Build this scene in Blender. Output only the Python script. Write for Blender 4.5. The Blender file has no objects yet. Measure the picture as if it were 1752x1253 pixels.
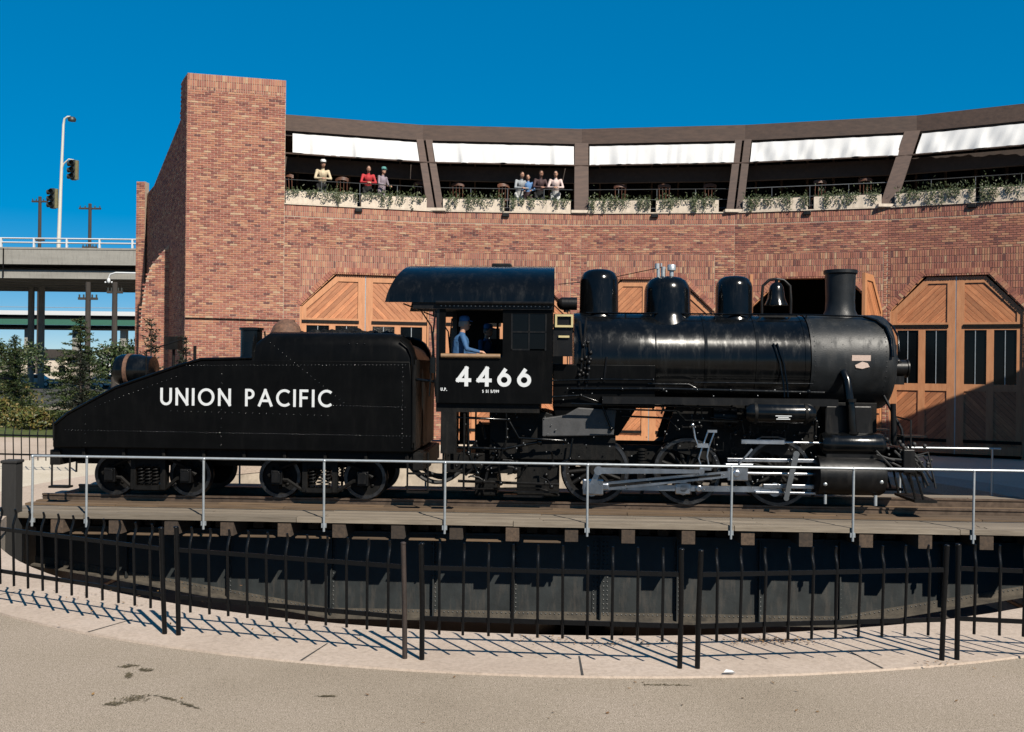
import bpy, bmesh, math, random
from mathutils import Vector, Matrix
R = random.Random(7)
rad = math.radians
sc = bpy.context.scene
COL = sc.collection

# ------------------------------------------------------------------ camera, sky, sun, exposure
cam_data = bpy.data.cameras.new('camera')
cam = bpy.data.objects.new('camera', cam_data)
COL.objects.link(cam)
cam_data.sensor_width = 36.0
cam_data.lens = 36.0 * 1660 / 1752
cam_data.clip_end = 4000
cam.location = (0, 0, 2.9)
cam.rotation_euler = (rad(90), 0.011, 0)
cam.rotation_mode = 'XYZ'
cam.matrix_world = Matrix.Translation((0, 0, 2.9)) @ Matrix.Rotation(rad(90), 4, 'X') @ Matrix.Rotation(0.011, 4, 'Z')
sc.camera = cam

SUN_EL, SUN_AZ = rad(43), rad(31)          # azimuth: degrees to the right of straight behind the camera
to_sun = Vector((math.sin(SUN_AZ) * math.cos(SUN_EL), -math.cos(SUN_AZ) * math.cos(SUN_EL), math.sin(SUN_EL)))
world = bpy.data.worlds.new('World')
sc.world = world
world.use_nodes = True
wn = world.node_tree
wn.nodes.clear()
sky = wn.nodes.new('ShaderNodeTexSky')
sky.sky_type = 'NISHITA'
sky.sun_disc = False
sky.sun_elevation = SUN_EL
sky.sun_rotation = rad(149)
sky.altitude = 3000
sky.air_density = 0.7
sky.dust_density = 0.0
sky.ozone_density = 3.0
gam = wn.nodes.new('ShaderNodeGamma')            # the flat, deep colour slide film gives a clear sky
gam.inputs['Gamma'].default_value = 0.4
hs0 = wn.nodes.new('ShaderNodeHueSaturation')
hs0.inputs['Saturation'].default_value = 2.0
hs = wn.nodes.new('ShaderNodeHueSaturation')
hs.inputs['Hue'].default_value = 0.497
hs.inputs['Saturation'].default_value = 1.33
hs.inputs['Value'].default_value = 1.68
bg = wn.nodes.new('ShaderNodeBackground')
bg.inputs['Strength'].default_value = 0.09
wo = wn.nodes.new('ShaderNodeOutputWorld')
wn.links.new(sky.outputs[0], gam.inputs['Color'])
wn.links.new(gam.outputs[0], hs0.inputs['Color'])
wn.links.new(hs0.outputs[0], hs.inputs['Color'])
wn.links.new(hs.outputs[0], bg.inputs['Color'])
wn.links.new(bg.outputs[0], wo.inputs['Surface'])

sun_data = bpy.data.lights.new('sun', 'SUN')
sun_data.energy = 5.0
sun_data.angle = rad(0.5)
sun_data.color = (1.0, 0.93, 0.82)
sun = bpy.data.objects.new('sun', sun_data)
sun.rotation_mode = 'QUATERNION'
sun.rotation_quaternion = (-to_sun).to_track_quat('-Z', 'Y')
sun.location = (20, -30, 40)
COL.objects.link(sun)

sc.view_settings.view_transform = 'Standard'
sc.view_settings.look = 'None'
sc.view_settings.gamma = 1.0
sc.view_settings.exposure = 1.0
sc.view_settings.use_curve_mapping = False

# ------------------------------------------------------------------ materials
MATS = {}
ALB = 0.51          # albedo level that goes with the exposure above
def dim(c): return tuple(v * ALB for v in c)
def nodes_of(name):
    m = bpy.data.materials.new(name)
    m.use_nodes = True
    nt = m.node_tree
    nt.nodes.clear()
    out = nt.nodes.new('ShaderNodeOutputMaterial')
    b = nt.nodes.new('ShaderNodeBsdfPrincipled')
    nt.links.new(b.outputs[0], out.inputs[0])
    MATS[name] = m
    return m, nt, b
def N(nt, t, **kw):
    n = nt.nodes.new(t)
    for k, v in kw.items():
        if k.startswith('i_'):
            n.inputs[k[2:].replace('_', ' ')].default_value = v
        else:
            setattr(n, k, v)
    return n
def ramp(nt, stops, interp='LINEAR'):
    r = nt.nodes.new('ShaderNodeValToRGB')
    r.color_ramp.interpolation = interp
    e = r.color_ramp.elements
    while len(e) < len(stops):
        e.new(0.5)
    for i, (p, c) in enumerate(stops):
        e[i].position = p
        e[i].color = (c[0], c[1], c[2], 1)
    return r
def mat(name, col, rough=0.6, metal=0.0, var=0.12, scale=6.0, bump=0.0, bscale=40.0, coat=0.0, stretch=(1, 1, 1), spec=0.5, rvar=0.0, col2=None):
    """plain surface with a mottled colour, optional fine relief"""
    m, nt, b = nodes_of(name)
    L = nt.links
    if metal < .9: col = dim(col)
    tc = N(nt, 'ShaderNodeTexCoord')
    mp = N(nt, 'ShaderNodeMapping')
    mp.inputs['Scale'].default_value = stretch
    L.new(tc.outputs['Object'], mp.inputs['Vector'])
    nz = N(nt, 'ShaderNodeTexNoise', i_Scale=scale, i_Detail=6.0, i_Roughness=0.62)
    L.new(mp.outputs[0], nz.inputs['Vector'])
    lo = [c * (1 - var) for c in col]
    hi = [min(1, c * (1 + var)) for c in (col2 or col)]
    r = ramp(nt, [(0.3, lo), (0.7, hi)])
    L.new(nz.outputs['Fac'], r.inputs[0])
    L.new(r.outputs[0], b.inputs['Base Color'])
    b.inputs['Roughness'].default_value = rough
    b.inputs['Metallic'].default_value = metal
    b.inputs['Specular IOR Level'].default_value = spec
    if rvar:
        mr = N(nt, 'ShaderNodeMapRange')
        mr.inputs['To Min'].default_value = max(0.02, rough - rvar)
        mr.inputs['To Max'].default_value = min(1, rough + rvar)
        nz2 = N(nt, 'ShaderNodeTexNoise', i_Scale=scale * 0.6, i_Detail=4.0)
        L.new(mp.outputs[0], nz2.inputs['Vector'])
        L.new(nz2.outputs['Fac'], mr.inputs['Value'])
        L.new(mr.outputs[0], b.inputs['Roughness'])
    if coat:
        b.inputs['Coat Weight'].default_value = coat
        b.inputs['Coat Roughness'].default_value = 0.12
    if bump:
        bz = N(nt, 'ShaderNodeTexNoise', i_Scale=bscale, i_Detail=5.0)
        L.new(mp.outputs[0], bz.inputs['Vector'])
        bp = N(nt, 'ShaderNodeBump', i_Strength=bump, i_Distance=0.02)
        L.new(bz.outputs['Fac'], bp.inputs['Height'])
        L.new(bp.outputs[0], b.inputs['Normal'])
    return m
def weather(name, dust=(.035, .03, .024), amt=.5):
    """thin dust, water marks and soot worked into an existing paint"""
    nt = MATS[name].node_tree; L = nt.links
    b = [n for n in nt.nodes if n.type == 'BSDF_PRINCIPLED'][0]
    src = b.inputs['Base Color'].links[0].from_socket
    tc = N(nt, 'ShaderNodeTexCoord')
    mp = N(nt, 'ShaderNodeMapping'); mp.inputs['Scale'].default_value = (3.2, 3.2, .55)
    L.new(tc.outputs['Object'], mp.inputs['Vector'])
    nz = N(nt, 'ShaderNodeTexNoise', i_Scale=2.2, i_Detail=9.0, i_Roughness=0.72)
    L.new(mp.outputs[0], nz.inputs['Vector'])
    r = ramp(nt, [(0.5, (0, 0, 0)), (0.78, (amt,) * 3)])
    L.new(nz.outputs['Fac'], r.inputs[0])
    mx = N(nt, 'ShaderNodeMix', data_type='RGBA')
    L.new(r.outputs[0], mx.inputs[0]); L.new(src, mx.inputs[6]); mx.inputs[7].default_value = (*dust, 1)
    L.new(mx.outputs[2], b.inputs['Base Color'])
    rs = b.inputs['Roughness']
    ad = N(nt, 'ShaderNodeMath', operation='ADD')
    if rs.links: L.new(rs.links[0].from_socket, ad.inputs[0])
    else: ad.inputs[0].default_value = rs.default_value
    ml = N(nt, 'ShaderNodeMath', operation='MULTIPLY'); ml.inputs[1].default_value = .5
    L.new(r.outputs[0], ml.inputs[0]); L.new(ml.outputs[0], ad.inputs[1]); L.new(ad.outputs[0], rs)
def wood(name, lo, hi, rough=0.6, scale=3.0, stretch=(1, 8, 8), bump=0.15, objvar=0.25):
    """grain stretched along the board, each board a little different"""
    m, nt, b = nodes_of(name)
    L = nt.links
    tc = N(nt, 'ShaderNodeTexCoord')
    oi = N(nt, 'ShaderNodeObjectInfo')
    ad = N(nt, 'ShaderNodeVectorMath', operation='MULTIPLY_ADD')
    ad.inputs[1].default_value = (1, 1, 1)
    cmb = N(nt, 'ShaderNodeCombineXYZ')
    ml = N(nt, 'ShaderNodeMath', operation='MULTIPLY')
    ml.inputs[1].default_value = 37.0
    L.new(oi.outputs['Random'], ml.inputs[0])
    for k in range(3):
        L.new(ml.outputs[0], cmb.inputs[k])
    L.new(tc.outputs['Object'], ad.inputs[0])
    L.new(cmb.outputs[0], ad.inputs[2])
    mp = N(nt, 'ShaderNodeMapping')
    mp.inputs['Scale'].default_value = stretch
    L.new(ad.outputs[0], mp.inputs['Vector'])
    nz = N(nt, 'ShaderNodeTexNoise', i_Scale=scale, i_Detail=8.0, i_Roughness=0.65)
    L.new(mp.outputs[0], nz.inputs['Vector'])
    r = ramp(nt, [(0.28, dim(lo)), (0.72, dim(hi))])
    L.new(nz.outputs['Fac'], r.inputs[0])
    mr = N(nt, 'ShaderNodeMapRange')
    mr.inputs['To Min'].default_value = 1 - objvar
    mr.inputs['To Max'].default_value = 1 + objvar
    L.new(oi.outputs['Random'], mr.inputs['Value'])
    mx = N(nt, 'ShaderNodeVectorMath', operation='SCALE')
    L.new(r.outputs[0], mx.inputs[0])
    L.new(mr.outputs[0], mx.inputs['Scale'])
    L.new(mx.outputs[0], b.inputs['Base Color'])
    b.inputs['Roughness'].default_value = rough
    bp = N(nt, 'ShaderNodeBump', i_Strength=bump, i_Distance=0.01)
    L.new(nz.outputs['Fac'], bp.inputs['Height'])
    L.new(bp.outputs[0], b.inputs['Normal'])
    return m
def brickmat(name, per_object):
    m, nt, b = nodes_of(name)
    L = nt.links
    if per_object:
        src = N(nt, 'ShaderNodeObjectInfo').outputs['Random']
    else:
        src = N(nt, 'ShaderNodeNewGeometry').outputs['Random Per Island']
    stops = [(0.0, (.35, .14, .11)), (.12, (.48, .215, .15)), (.26, (.41, .17, .135)), (.40, (.51, .24, .165)),
             (.54, (.38, .155, .125)), (.66, (.55, .30, .20)), (.76, (.26, .105, .092)), (.83, (.45, .195, .15)), (.94, (.58, .39, .27)), (.975, (.18, .08, .08))]
    r = ramp(nt, [(p, dim((c[0] * 1.02, c[1] * .98, c[2] * .90))) for p, c in stops], 'CONSTANT')
    L.new(src, r.inputs[0])
    tc = N(nt, 'ShaderNodeTexCoord')
    nz = N(nt, 'ShaderNodeTexNoise', i_Scale=9.0, i_Detail=7.0, i_Roughness=0.7)
    L.new(tc.outputs['Object'], nz.inputs['Vector'])
    mr = N(nt, 'ShaderNodeMapRange')
    mr.inputs['To Min'].default_value = 0.65
    mr.inputs['To Max'].default_value = 1.3
    L.new(nz.outputs['Fac'], mr.inputs['Value'])
    big = N(nt, 'ShaderNodeTexNoise', i_Scale=0.5, i_Detail=3.0)
    L.new(tc.outputs['Object'], big.inputs['Vector'])
    mr2 = N(nt, 'ShaderNodeMapRange')
    mr2.inputs['To Min'].default_value = 0.85
    mr2.inputs['To Max'].default_value = 1.15
    L.new(big.outputs['Fac'], mr2.inputs['Value'])
    mu = N(nt, 'ShaderNodeMath', operation='MULTIPLY')
    L.new(mr.outputs[0], mu.inputs[0])
    L.new(mr2.outputs[0], mu.inputs[1])
    mx = N(nt, 'ShaderNodeVectorMath', operation='SCALE')
    L.new(r.outputs[0], mx.inputs[0])
    L.new(mu.outputs[0], mx.inputs['Scale'])
    L.new(mx.outputs[0], b.inputs['Base Color'])
    b.inputs['Roughness'].default_value = 0.85
    b.inputs['Specular IOR Level'].default_value = 0.25
    bp = N(nt, 'ShaderNodeBump', i_Strength=0.4, i_Distance=0.01)
    L.new(nz.outputs['Fac'], bp.inputs['Height'])
    L.new(bp.outputs[0], b.inputs['Normal'])
    return m
def groundmat(name, c_lo, c_mid, c_hi, grit=(260, 0.35), blot=0.5, rough=0.95, crack=False):
    m, nt, b = nodes_of(name)
    L = nt.links
    tc = N(nt, 'ShaderNodeTexCoord')
    big = N(nt, 'ShaderNodeTexNoise', i_Scale=blot, i_Detail=8.0, i_Roughness=0.6)
    fine = N(nt, 'ShaderNodeTexNoise', i_Scale=grit[0], i_Detail=3.0, i_Roughness=0.7)
    mid = N(nt, 'ShaderNodeTexNoise', i_Scale=22.0, i_Detail=6.0, i_Roughness=0.7)
    for n in (big, fine, mid):
        L.new(tc.outputs['Object'], n.inputs['Vector'])
    r = ramp(nt, [(0.3, dim(c_lo)), (0.5, dim(c_mid)), (0.72, dim(c_hi))])
    L.new(big.outputs['Fac'], r.inputs[0])
    r2 = ramp(nt, [(0.36, (1 - grit[1],) * 3), (0.5, (1, 1, 1)), (0.68, (1 + grit[1] * .6,) * 3)])
    L.new(fine.outputs['Fac'], r2.inputs[0])
    r3 = ramp(nt, [(0.3, (.76, .75, .73)), (0.6, (1.05, 1.05, 1.05))])
    L.new(mid.outputs['Fac'], r3.inputs[0])
    m1 = N(nt, 'ShaderNodeVectorMath', operation='MULTIPLY')
    m2 = N(nt, 'ShaderNodeVectorMath', operation='MULTIPLY')
    L.new(r.outputs[0], m1.inputs[0]); L.new(r2.outputs[0], m1.inputs[1])
    L.new(m1.outputs[0], m2.inputs[0]); L.new(r3.outputs[0], m2.inputs[1])
    last = m2.outputs[0]
    # tar and oil stains: sparse dark blots with ragged edges
    st = N(nt, 'ShaderNodeTexNoise', i_Scale=1.7, i_Detail=9.0, i_Roughness=0.75, i_Distortion=0.6)
    L.new(tc.outputs['Object'], st.inputs['Vector'])
    r4 = ramp(nt, [(0.69, (1, 1, 1)), (0.76, (.5, .47, .43))])
    L.new(st.outputs['Fac'], r4.inputs[0])
    m3 = N(nt, 'ShaderNodeVectorMath', operation='MULTIPLY')
    L.new(last, m3.inputs[0]); L.new(r4.outputs[0], m3.inputs[1])
    last = m3.outputs[0]
    if crack:
        vo = N(nt, 'ShaderNodeTexVoronoi', feature='DISTANCE_TO_EDGE', i_Scale=0.22)
        wv = N(nt, 'ShaderNodeTexNoise', i_Scale=1.1, i_Detail=7.0)
        ad = N(nt, 'ShaderNodeVectorMath', operation='ADD')
        L.new(tc.outputs['Object'], ad.inputs[0]); L.new(wv.outputs['Color'], ad.inputs[1])
        L.new(ad.outputs[0], vo.inputs['Vector'])
        r5 = ramp(nt, [(0.0, (.5, .47, .44)), (0.006, (1, 1, 1))])
        L.new(vo.outputs['Distance'], r5.inputs[0])
        m4 = N(nt, 'ShaderNodeVectorMath', operation='MULTIPLY')
        L.new(last, m4.inputs[0]); L.new(r5.outputs[0], m4.inputs[1])
        last = m4.outputs[0]
    L.new(last, b.inputs['Base Color'])
    b.inputs['Roughness'].default_value = rough
    b.inputs['Specular IOR Level'].default_value = 0.2
    bp = N(nt, 'ShaderNodeBump', i_Strength=0.5, i_Distance=0.006)
    L.new(fine.outputs['Fac'], bp.inputs['Height'])
    L.new(bp.outputs[0], b.inputs['Normal'])
    return m
def leafmat(name, cols, rough=0.55):
    m, nt, b = nodes_of(name)
    L = nt.links
    g = N(nt, 'ShaderNodeNewGeometry')
    n = len(cols)
    r = ramp(nt, [(i / (n - 1), dim(c)) for i, c in enumerate(cols)])
    L.new(g.outputs['Random Per Island'], r.inputs[0])
    L.new(r.outputs[0], b.inputs['Base Color'])
    b.inputs['Roughness'].default_value = rough
    b.inputs['Specular IOR Level'].default_value = 0.3
    b.inputs['Subsurface Weight'].default_value = 0.0
    return m

brickmat('brick', False)
brickmat('brick_single', True)
mat('mortar', (.52, .40, .30), 0.95, var=.2, scale=4, bump=.2)
groundmat('asphalt', (.35, .285, .215), (.435, .36, .28), (.49, .405, .325), (90, .75), .35)
groundmat('concrete', (.53, .425, .345), (.61, .495, .405), (.65, .535, .45), (150, .12), .6)
groundmat('apron', (.66, .58, .46), (.74, .66, .54), (.78, .70, .58), (90, .1), .4)
groundmat('street', (.05, .05, .05), (.075, .073, .07), (.10, .098, .095), (60, .15), .2)
groundmat('lawn', (.05, .085, .02), (.09, .12, .03), (.16, .14, .05), (12, .4), 1.5)
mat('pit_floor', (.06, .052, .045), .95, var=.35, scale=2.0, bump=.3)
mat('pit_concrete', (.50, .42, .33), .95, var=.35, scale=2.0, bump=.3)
mat('concrete_grey', (.36, .345, .31), .9, var=.16, scale=1.3, bump=.15, stretch=(.15, 1, 1.0))
mat('concrete_planter', (.80, .68, .55), .9, var=.12, scale=5, bump=.2)
mat('soil', (.06, .04, .025), 1.0, var=.4, scale=30, bump=.5)
mat('black_gloss', (.0035, .004, .0046), .17, var=.4, scale=2.5, rvar=.09, bump=.06, bscale=5, spec=.26)
mat('black_flat', (.0035, .0036, .0038), .34, var=.3, scale=2.5, rvar=.1, bump=.05, bscale=4, spec=.06)
mat('plate_pale', (.66, .50, .42), .5, var=.15, scale=30)
mat('black_satin', (.006, .006, .0065), .4, var=.4, scale=5, rvar=.12, bump=.08, bscale=25, spec=.2)
mat('black_iron', (.008, .0078, .0075), .55, var=.5, scale=8, bump=.2, bscale=40, spec=.12)
mat('smokebox_grey', (.014, .0165, .019), .42, var=.3, scale=5, rvar=.1, bump=.12, bscale=60, spec=.22)
mat('ashpan_grey', (.05, .05, .052), .6, var=.3, scale=6, bump=.1)
mat('girder_paint', (.024, .029, .030), .5, var=.35, scale=3, bump=.1)
mat('dusty_steel', (.075, .062, .045), .8, var=.6, scale=5, bump=.3)
mat('rod_dull', (.17, .18, .19), .45, metal=.6, var=.2)
mat('rod_steel', (.42, .43, .45), .30, metal=1.0, var=.2, scale=5, rvar=.1)
mat('tyre_steel', (.06, .06, .062), .35, metal=.9, var=.5, scale=9)
mat('rail_steel', (.20, .14, .10), .5, metal=.7, var=.35, scale=7)
mat('galvanised', (.62, .66, .68), .38, metal=.55, var=.12, scale=12)
mat('fence_black', (.004, .0045, .0055), .35, var=.3, scale=20, bump=.1, spec=.2)
mat('rust', (.14, .065, .035), .8, var=.5, scale=14, bump=.3)
mat('rusty_post', (.035, .02, .014), .7, var=.7, scale=6, bump=.3, stretch=(1, 1, .4))
mat('brass', (.70, .52, .22), .3, metal=1.0, var=.15)
mat('white_paint', (.80, .82, .83), .5, var=.05)
mat('cream_paint', (.62, .52, .26), .5, var=.1)
mat('tan_leather', (.30, .18, .09), .5, var=.2)
mat('rubber', (.02, .02, .02), .7, var=.3)
wood('door_wood', (.42, .14, .052), (.72, .31, .138), .5, 2.2, (1, 7, 7), .12, .24)
wood('frame_wood', (.56, .235, .10), (.74, .35, .165), .5, 2.0, (6, 6, 1.2), .08, .05)
wood('deck_wood', (.16, .125, .09), (.32, .265, .20), .85, 2.6, (.7, 9, 9), .4, .22)
wood('track_wood', (.06, .036, .018), (.20, .125, .065), .9, 2.6, (.7, 9, 9), .4, .3)
wood('tie_wood', (.03, .019, .012), (.11, .07, .042), .9, 3.0, (6, 1, 6), .5, .5)
wood('brown_timber', (.05, .026, .018), (.11, .062, .042), .75, 1.8, (1, 6, 6), .3, .12)
wood('chair_wood', (.10, .034, .02), (.20, .08, .04), .5, 6, (1, 1, 1), .05, .2)
m_aw = mat('awning_cloth', (.76, .76, .76), .9, var=.04, scale=3)
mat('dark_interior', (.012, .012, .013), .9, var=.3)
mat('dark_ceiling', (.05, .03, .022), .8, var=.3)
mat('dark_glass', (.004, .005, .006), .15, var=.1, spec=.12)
mat('cab_interior', (.014, .022, .02), .6, var=.4, scale=5)
mat('glass_pane', (.004, .005, .006), .1, var=.1, spec=.14)
mat('green_steel', (.045, .17, .115), .55, var=.15)
mat('pole_wood', (.045, .035, .028), .9, var=.4, scale=5, stretch=(1, 1, .2))
mat('tarred_wood', (.012, .011, .010), .9, var=.4, scale=9, stretch=(1, 1, .2), bump=.3)
mat('pole_paint', (.72, .70, .62), .45, var=.06)
mat('signal_dark', (.025, .03, .025), .5, var=.2)
mat('signal_yellow', (.22, .20, .10), .5, var=.2)
leafmat('conifer', [(.012, .028, .010), (.028, .055, .016), (.055, .085, .022), (.10, .115, .035)])
leafmat('conifer_dark', [(.006, .012, .007), (.014, .022, .01), (.03, .035, .015)])
leafmat('trailing_leaf', [(.02, .035, .012), (.05, .075, .022), (.10, .12, .04), (.05, .06, .025)])
leafmat('hedge_leaf', [(.035, .055, .012), (.10, .10, .025), (.20, .13, .035), (.12, .14, .03), (.05, .07, .02)])
leafmat('dry_leaf', [(.30, .15, .05), (.20, .10, .04), (.38, .22, .08), (.12, .07, .035)], .8)
mat('bark', (.05, .035, .025), .95, var=.4, scale=10, bump=.5)
weather('black_gloss', (.016, .016, .015), .4)
weather('black_flat', (.007, .0065, .006), .3)
weather('door_wood', (.10, .045, .02), .4)
weather('frame_wood', (.12, .055, .025), .3)
weather('concrete_planter', (.12, .10, .075), .5)
weather('black_satin', (.014, .012, .010), .5)
weather('black_iron', (.015, .012, .010), .6)
weather('smokebox_grey', (.02, .02, .02), .5)
weather('girder_paint', (.05, .036, .024), .45)
weather('concrete_grey', (.10, .095, .085), .7)
mat('litter_white', (.8, .8, .8), .7, var=.05)

# ------------------------------------------------------------------ mesh helpers
SPLIT = {'pipe', 'brake_and_pipe_rigging', 'spring_gear', 'edge_beading', 'grab_iron', 'pipe_run', 'injector_pipes', 'handrail', 'frame', 'underframe', 'brake_rigging', 'smokebox_brace', 'air_hose', 'hose', 'whistle_and_valves', 'strap', 'cross_brace', 'glazing_bars', 'crank_pin', 'cylinder_cocks', 'lamp_globe', 'coping_joint', 'eave', 'backhead', 'boiler_bands', 'painted_lettering', 'painted_number', 'painted_stencil', 'stencil_lines', 'eyes', 'window_frame', 'saddle', 'railing', 'step', 'cab_floor', 'stems'}
class MB:
    def __init__(s):
        s.v = []; s.f = []; s.m = []; s.cur = 0
    def add(s, vs, fs):
        o = len(s.v)
        s.v.extend([tuple(p) for p in vs])
        for f in fs:
            s.f.append([i + o for i in f]); s.m.append(s.cur)
    def box(s, c, d, mtx=None):
        x, y, z = d[0] / 2, d[1] / 2, d[2] / 2
        vs = [Vector((sx * x, sy * y, sz * z)) for sz in (-1, 1) for sy in (-1, 1) for sx in (-1, 1)]
        if mtx is not None:
            vs = [mtx @ p for p in vs]
        vs = [p + Vector(c) for p in vs]
        s.add(vs, [(0, 2, 3, 1), (4, 5, 7, 6), (0, 1, 5, 4), (2, 6, 7, 3), (0, 4, 6, 2), (1, 3, 7, 5)])
    def bb(s, x0, x1, y0, y1, z0, z1):
        s.box(((x0 + x1) / 2, (y0 + y1) / 2, (z0 + z1) / 2), (abs(x1 - x0), abs(y1 - y0), abs(z1 - z0)))
    def cyl(s, p0, p1, r0, r1=None, n=16, caps=True):
        r1 = r0 if r1 is None else r1
        p0, p1 = Vector(p0), Vector(p1)
        d = (p1 - p0).normalized()
        a = d.orthogonal().normalized(); b = d.cross(a)
        vs = []
        for p, r in ((p0, r0), (p1, r1)):
            for i in range(n):
                t = 2 * math.pi * i / n
                vs.append(p + a * (r * math.cos(t)) + b * (r * math.sin(t)))
        fs = [(i, (i + 1) % n, n + (i + 1) % n, n + i) for i in range(n)]
        if caps:
            fs += [tuple(range(n - 1, -1, -1)), tuple(range(n, 2 * n))]
        s.add(vs, fs)
    def tube(s, pts, r, n=8, caps=True):
        pts = [Vector(p) for p in pts]
        rs = r if isinstance(r, (list, tuple)) else [r] * len(pts)
        vs = []; prev = None
        for i, p in enumerate(pts):
            d = (pts[min(i + 1, len(pts) - 1)] - pts[max(i - 1, 0)]).normalized()
            a = (prev - d * prev.dot(d)) if prev is not None else d.orthogonal()
            a = a.normalized() if a.length > 1e-6 else d.orthogonal().normalized()
            prev = a
            b = d.cross(a)
            for k in range(n):
                t = 2 * math.pi * k / n
                vs.append(p + a * (rs[i] * math.cos(t)) + b * (rs[i] * math.sin(t)))
        fs = []
        for i in range(len(pts) - 1):
            for k in range(n):
                fs.append((i * n + k, i * n + (k + 1) % n, (i + 1) * n + (k + 1) % n, (i + 1) * n + k))
        if caps:
            fs += [tuple(range(n - 1, -1, -1)), tuple(range((len(pts) - 1) * n, len(pts) * n))]
        s.add(vs, fs)
    def lathe(s, prof, base=(0, 0, 0), axis='Z', n=32, closed=False):
        """prof: list of (radius, height) along the axis"""
        base = Vector(base); vs = []
        for r, h in prof:
            for k in range(n):
                t = 2 * math.pi * k / n
                c, q = r * math.cos(t), r * math.sin(t)
                if axis == 'Z': p = Vector((c, q, h))
                elif axis == 'X': p = Vector((h, c, q))
                else: p = Vector((q, h, c))
                vs.append(base + p)
        fs = []
        m = len(prof)
        for i in range(m if closed else m - 1):
            j = (i + 1) % m
            for k in range(n):
                fs.append((i * n + k, i * n + (k + 1) % n, j * n + (k + 1) % n, j * n + k))
        if not closed:
            fs.append(tuple(range(n - 1, -1, -1)))
            fs.append(tuple(range((m - 1) * n, m * n)))
        s.add(vs, fs)
    def prism(s, poly, y0, y1):
        """polygon in (x, z) extruded along y"""
        n = len(poly)
        vs = [(x, y0, z) for x, z in poly] + [(x, y1, z) for x, z in poly]
        fs = [tuple(range(n)), tuple(range(2 * n - 1, n - 1, -1))] + [(i, n + i, n + (i + 1) % n, (i + 1) % n) for i in range(n)]
        s.add(vs, fs)
    def prism_z(s, poly, z0, z1):
        n = len(poly)
        vs = [(x, y, z0) for x, y in poly] + [(x, y, z1) for x, y in poly]
        fs = [tuple(range(n - 1, -1, -1)), tuple(range(n, 2 * n))] + [(i, (i + 1) % n, n + (i + 1) % n, n + i) for i in range(n)]
        s.add(vs, fs)
    def ball(s, c, r, nu=12, nv=8, sc3=(1, 1, 1)):
        vs = []; c = Vector(c)
        for j in range(1, nv):
            ph = math.pi * j / nv
            for i in range(nu):
                t = 2 * math.pi * i / nu
                vs.append(c + Vector((r * sc3[0] * math.sin(ph) * math.cos(t), r * sc3[1] * math.sin(ph) * math.sin(t), r * sc3[2] * math.cos(ph))))
        top, bot = len(vs), len(vs) + 1
        vs += [c + Vector((0, 0, r * sc3[2])), c - Vector((0, 0, r * sc3[2]))]
        fs = []
        for i in range(nu):
            k = (i + 1) % nu
            fs.append((top, i, k))
            for j in range(nv - 2):
                fs.append((j * nu + i, (j + 1) * nu + i, (j + 1) * nu + k, j * nu + k))
            fs.append((bot, (nv - 2) * nu + k, (nv - 2) * nu + i))
        s.add(vs, fs)
    def dome(s, c, r, dirv, n=6):
        """rivet head: low faceted cap"""
        d = Vector(dirv).normalized(); a = d.orthogonal().normalized(); b = d.cross(a); c = Vector(c)
        vs = [c + a * (r * math.cos(2 * math.pi * k / n)) + b * (r * math.sin(2 * math.pi * k / n)) for k in range(n)]
        vs.append(c + d * r * .75)
        s.add(vs, [(k, (k + 1) % n, n) for k in range(n)])
    def mesh(s, name, mats, smooth=None):
        me = bpy.data.meshes.new(name)
        me.from_pydata(s.v, [], s.f)
        ms = mats if isinstance(mats, (list, tuple)) else [mats]
        for q in ms:
            me.materials.append(MATS[q])
        if len(ms) > 1:
            me.polygons.foreach_set('material_index', s.m)
        me.validate()
        bm = bmesh.new(); bm.from_mesh(me)
        bmesh.ops.recalc_face_normals(bm, faces=bm.faces)
        bm.to_mesh(me); bm.free()
        if smooth:
            me.polygons.foreach_set('use_smooth', [True] * len(me.polygons))
            me.set_sharp_from_angle(angle=rad(smooth))
        me.update()
        return me
    def clusters(s):
        """groups of touching pieces, by their bounding boxes"""
        n = len(s.v); par = list(range(n))
        def find(a):
            while par[a] != a:
                par[a] = par[par[a]]; a = par[a]
            return a
        for f in s.f:
            r0 = find(f[0])
            for q in f[1:]:
                par[find(q)] = r0
        boxes = {}
        for i in range(n):
            r0 = find(i); p = s.v[i]
            b = boxes.setdefault(r0, [list(p), list(p)])
            for k in range(3):
                b[0][k] = min(b[0][k], p[k]); b[1][k] = max(b[1][k], p[k])
        ks = list(boxes); cl = {k: k for k in ks}
        def f2(a):
            while cl[a] != a: a = cl[a]
            return a
        for i, a in enumerate(ks):
            for b in ks[i + 1:]:
                A, B = boxes[a], boxes[b]
                if all(A[0][k] <= B[1][k] + .004 and B[0][k] <= A[1][k] + .004 for k in range(3)): cl[f2(a)] = f2(b)
        out = {}
        for fi, f in enumerate(s.f): out.setdefault(f2(find(f[0])), []).append(fi)
        return list(out.values())
    def build(s, name, mats, parent=None, smooth=None, off=(0, 0, 0), bevel=0, kind=None):
        if name in SPLIT and kind is None:
            cs = s.clusters()
            if len(cs) > 1:
                res = []
                for fl_ in cs:
                    q = MB(); idx = {}
                    for fi in fl_:
                        nf = []
                        for vi in s.f[fi]:
                            if vi not in idx: idx[vi] = len(q.v); q.v.append(s.v[vi])
                            nf.append(idx[vi])
                        q.f.append(nf); q.m.append(s.m[fi])
                    res.append(q._build(name, mats, parent, smooth, off, bevel, kind))
                return res[0]
        return s._build(name, mats, parent, smooth, off, bevel, kind)
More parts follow.
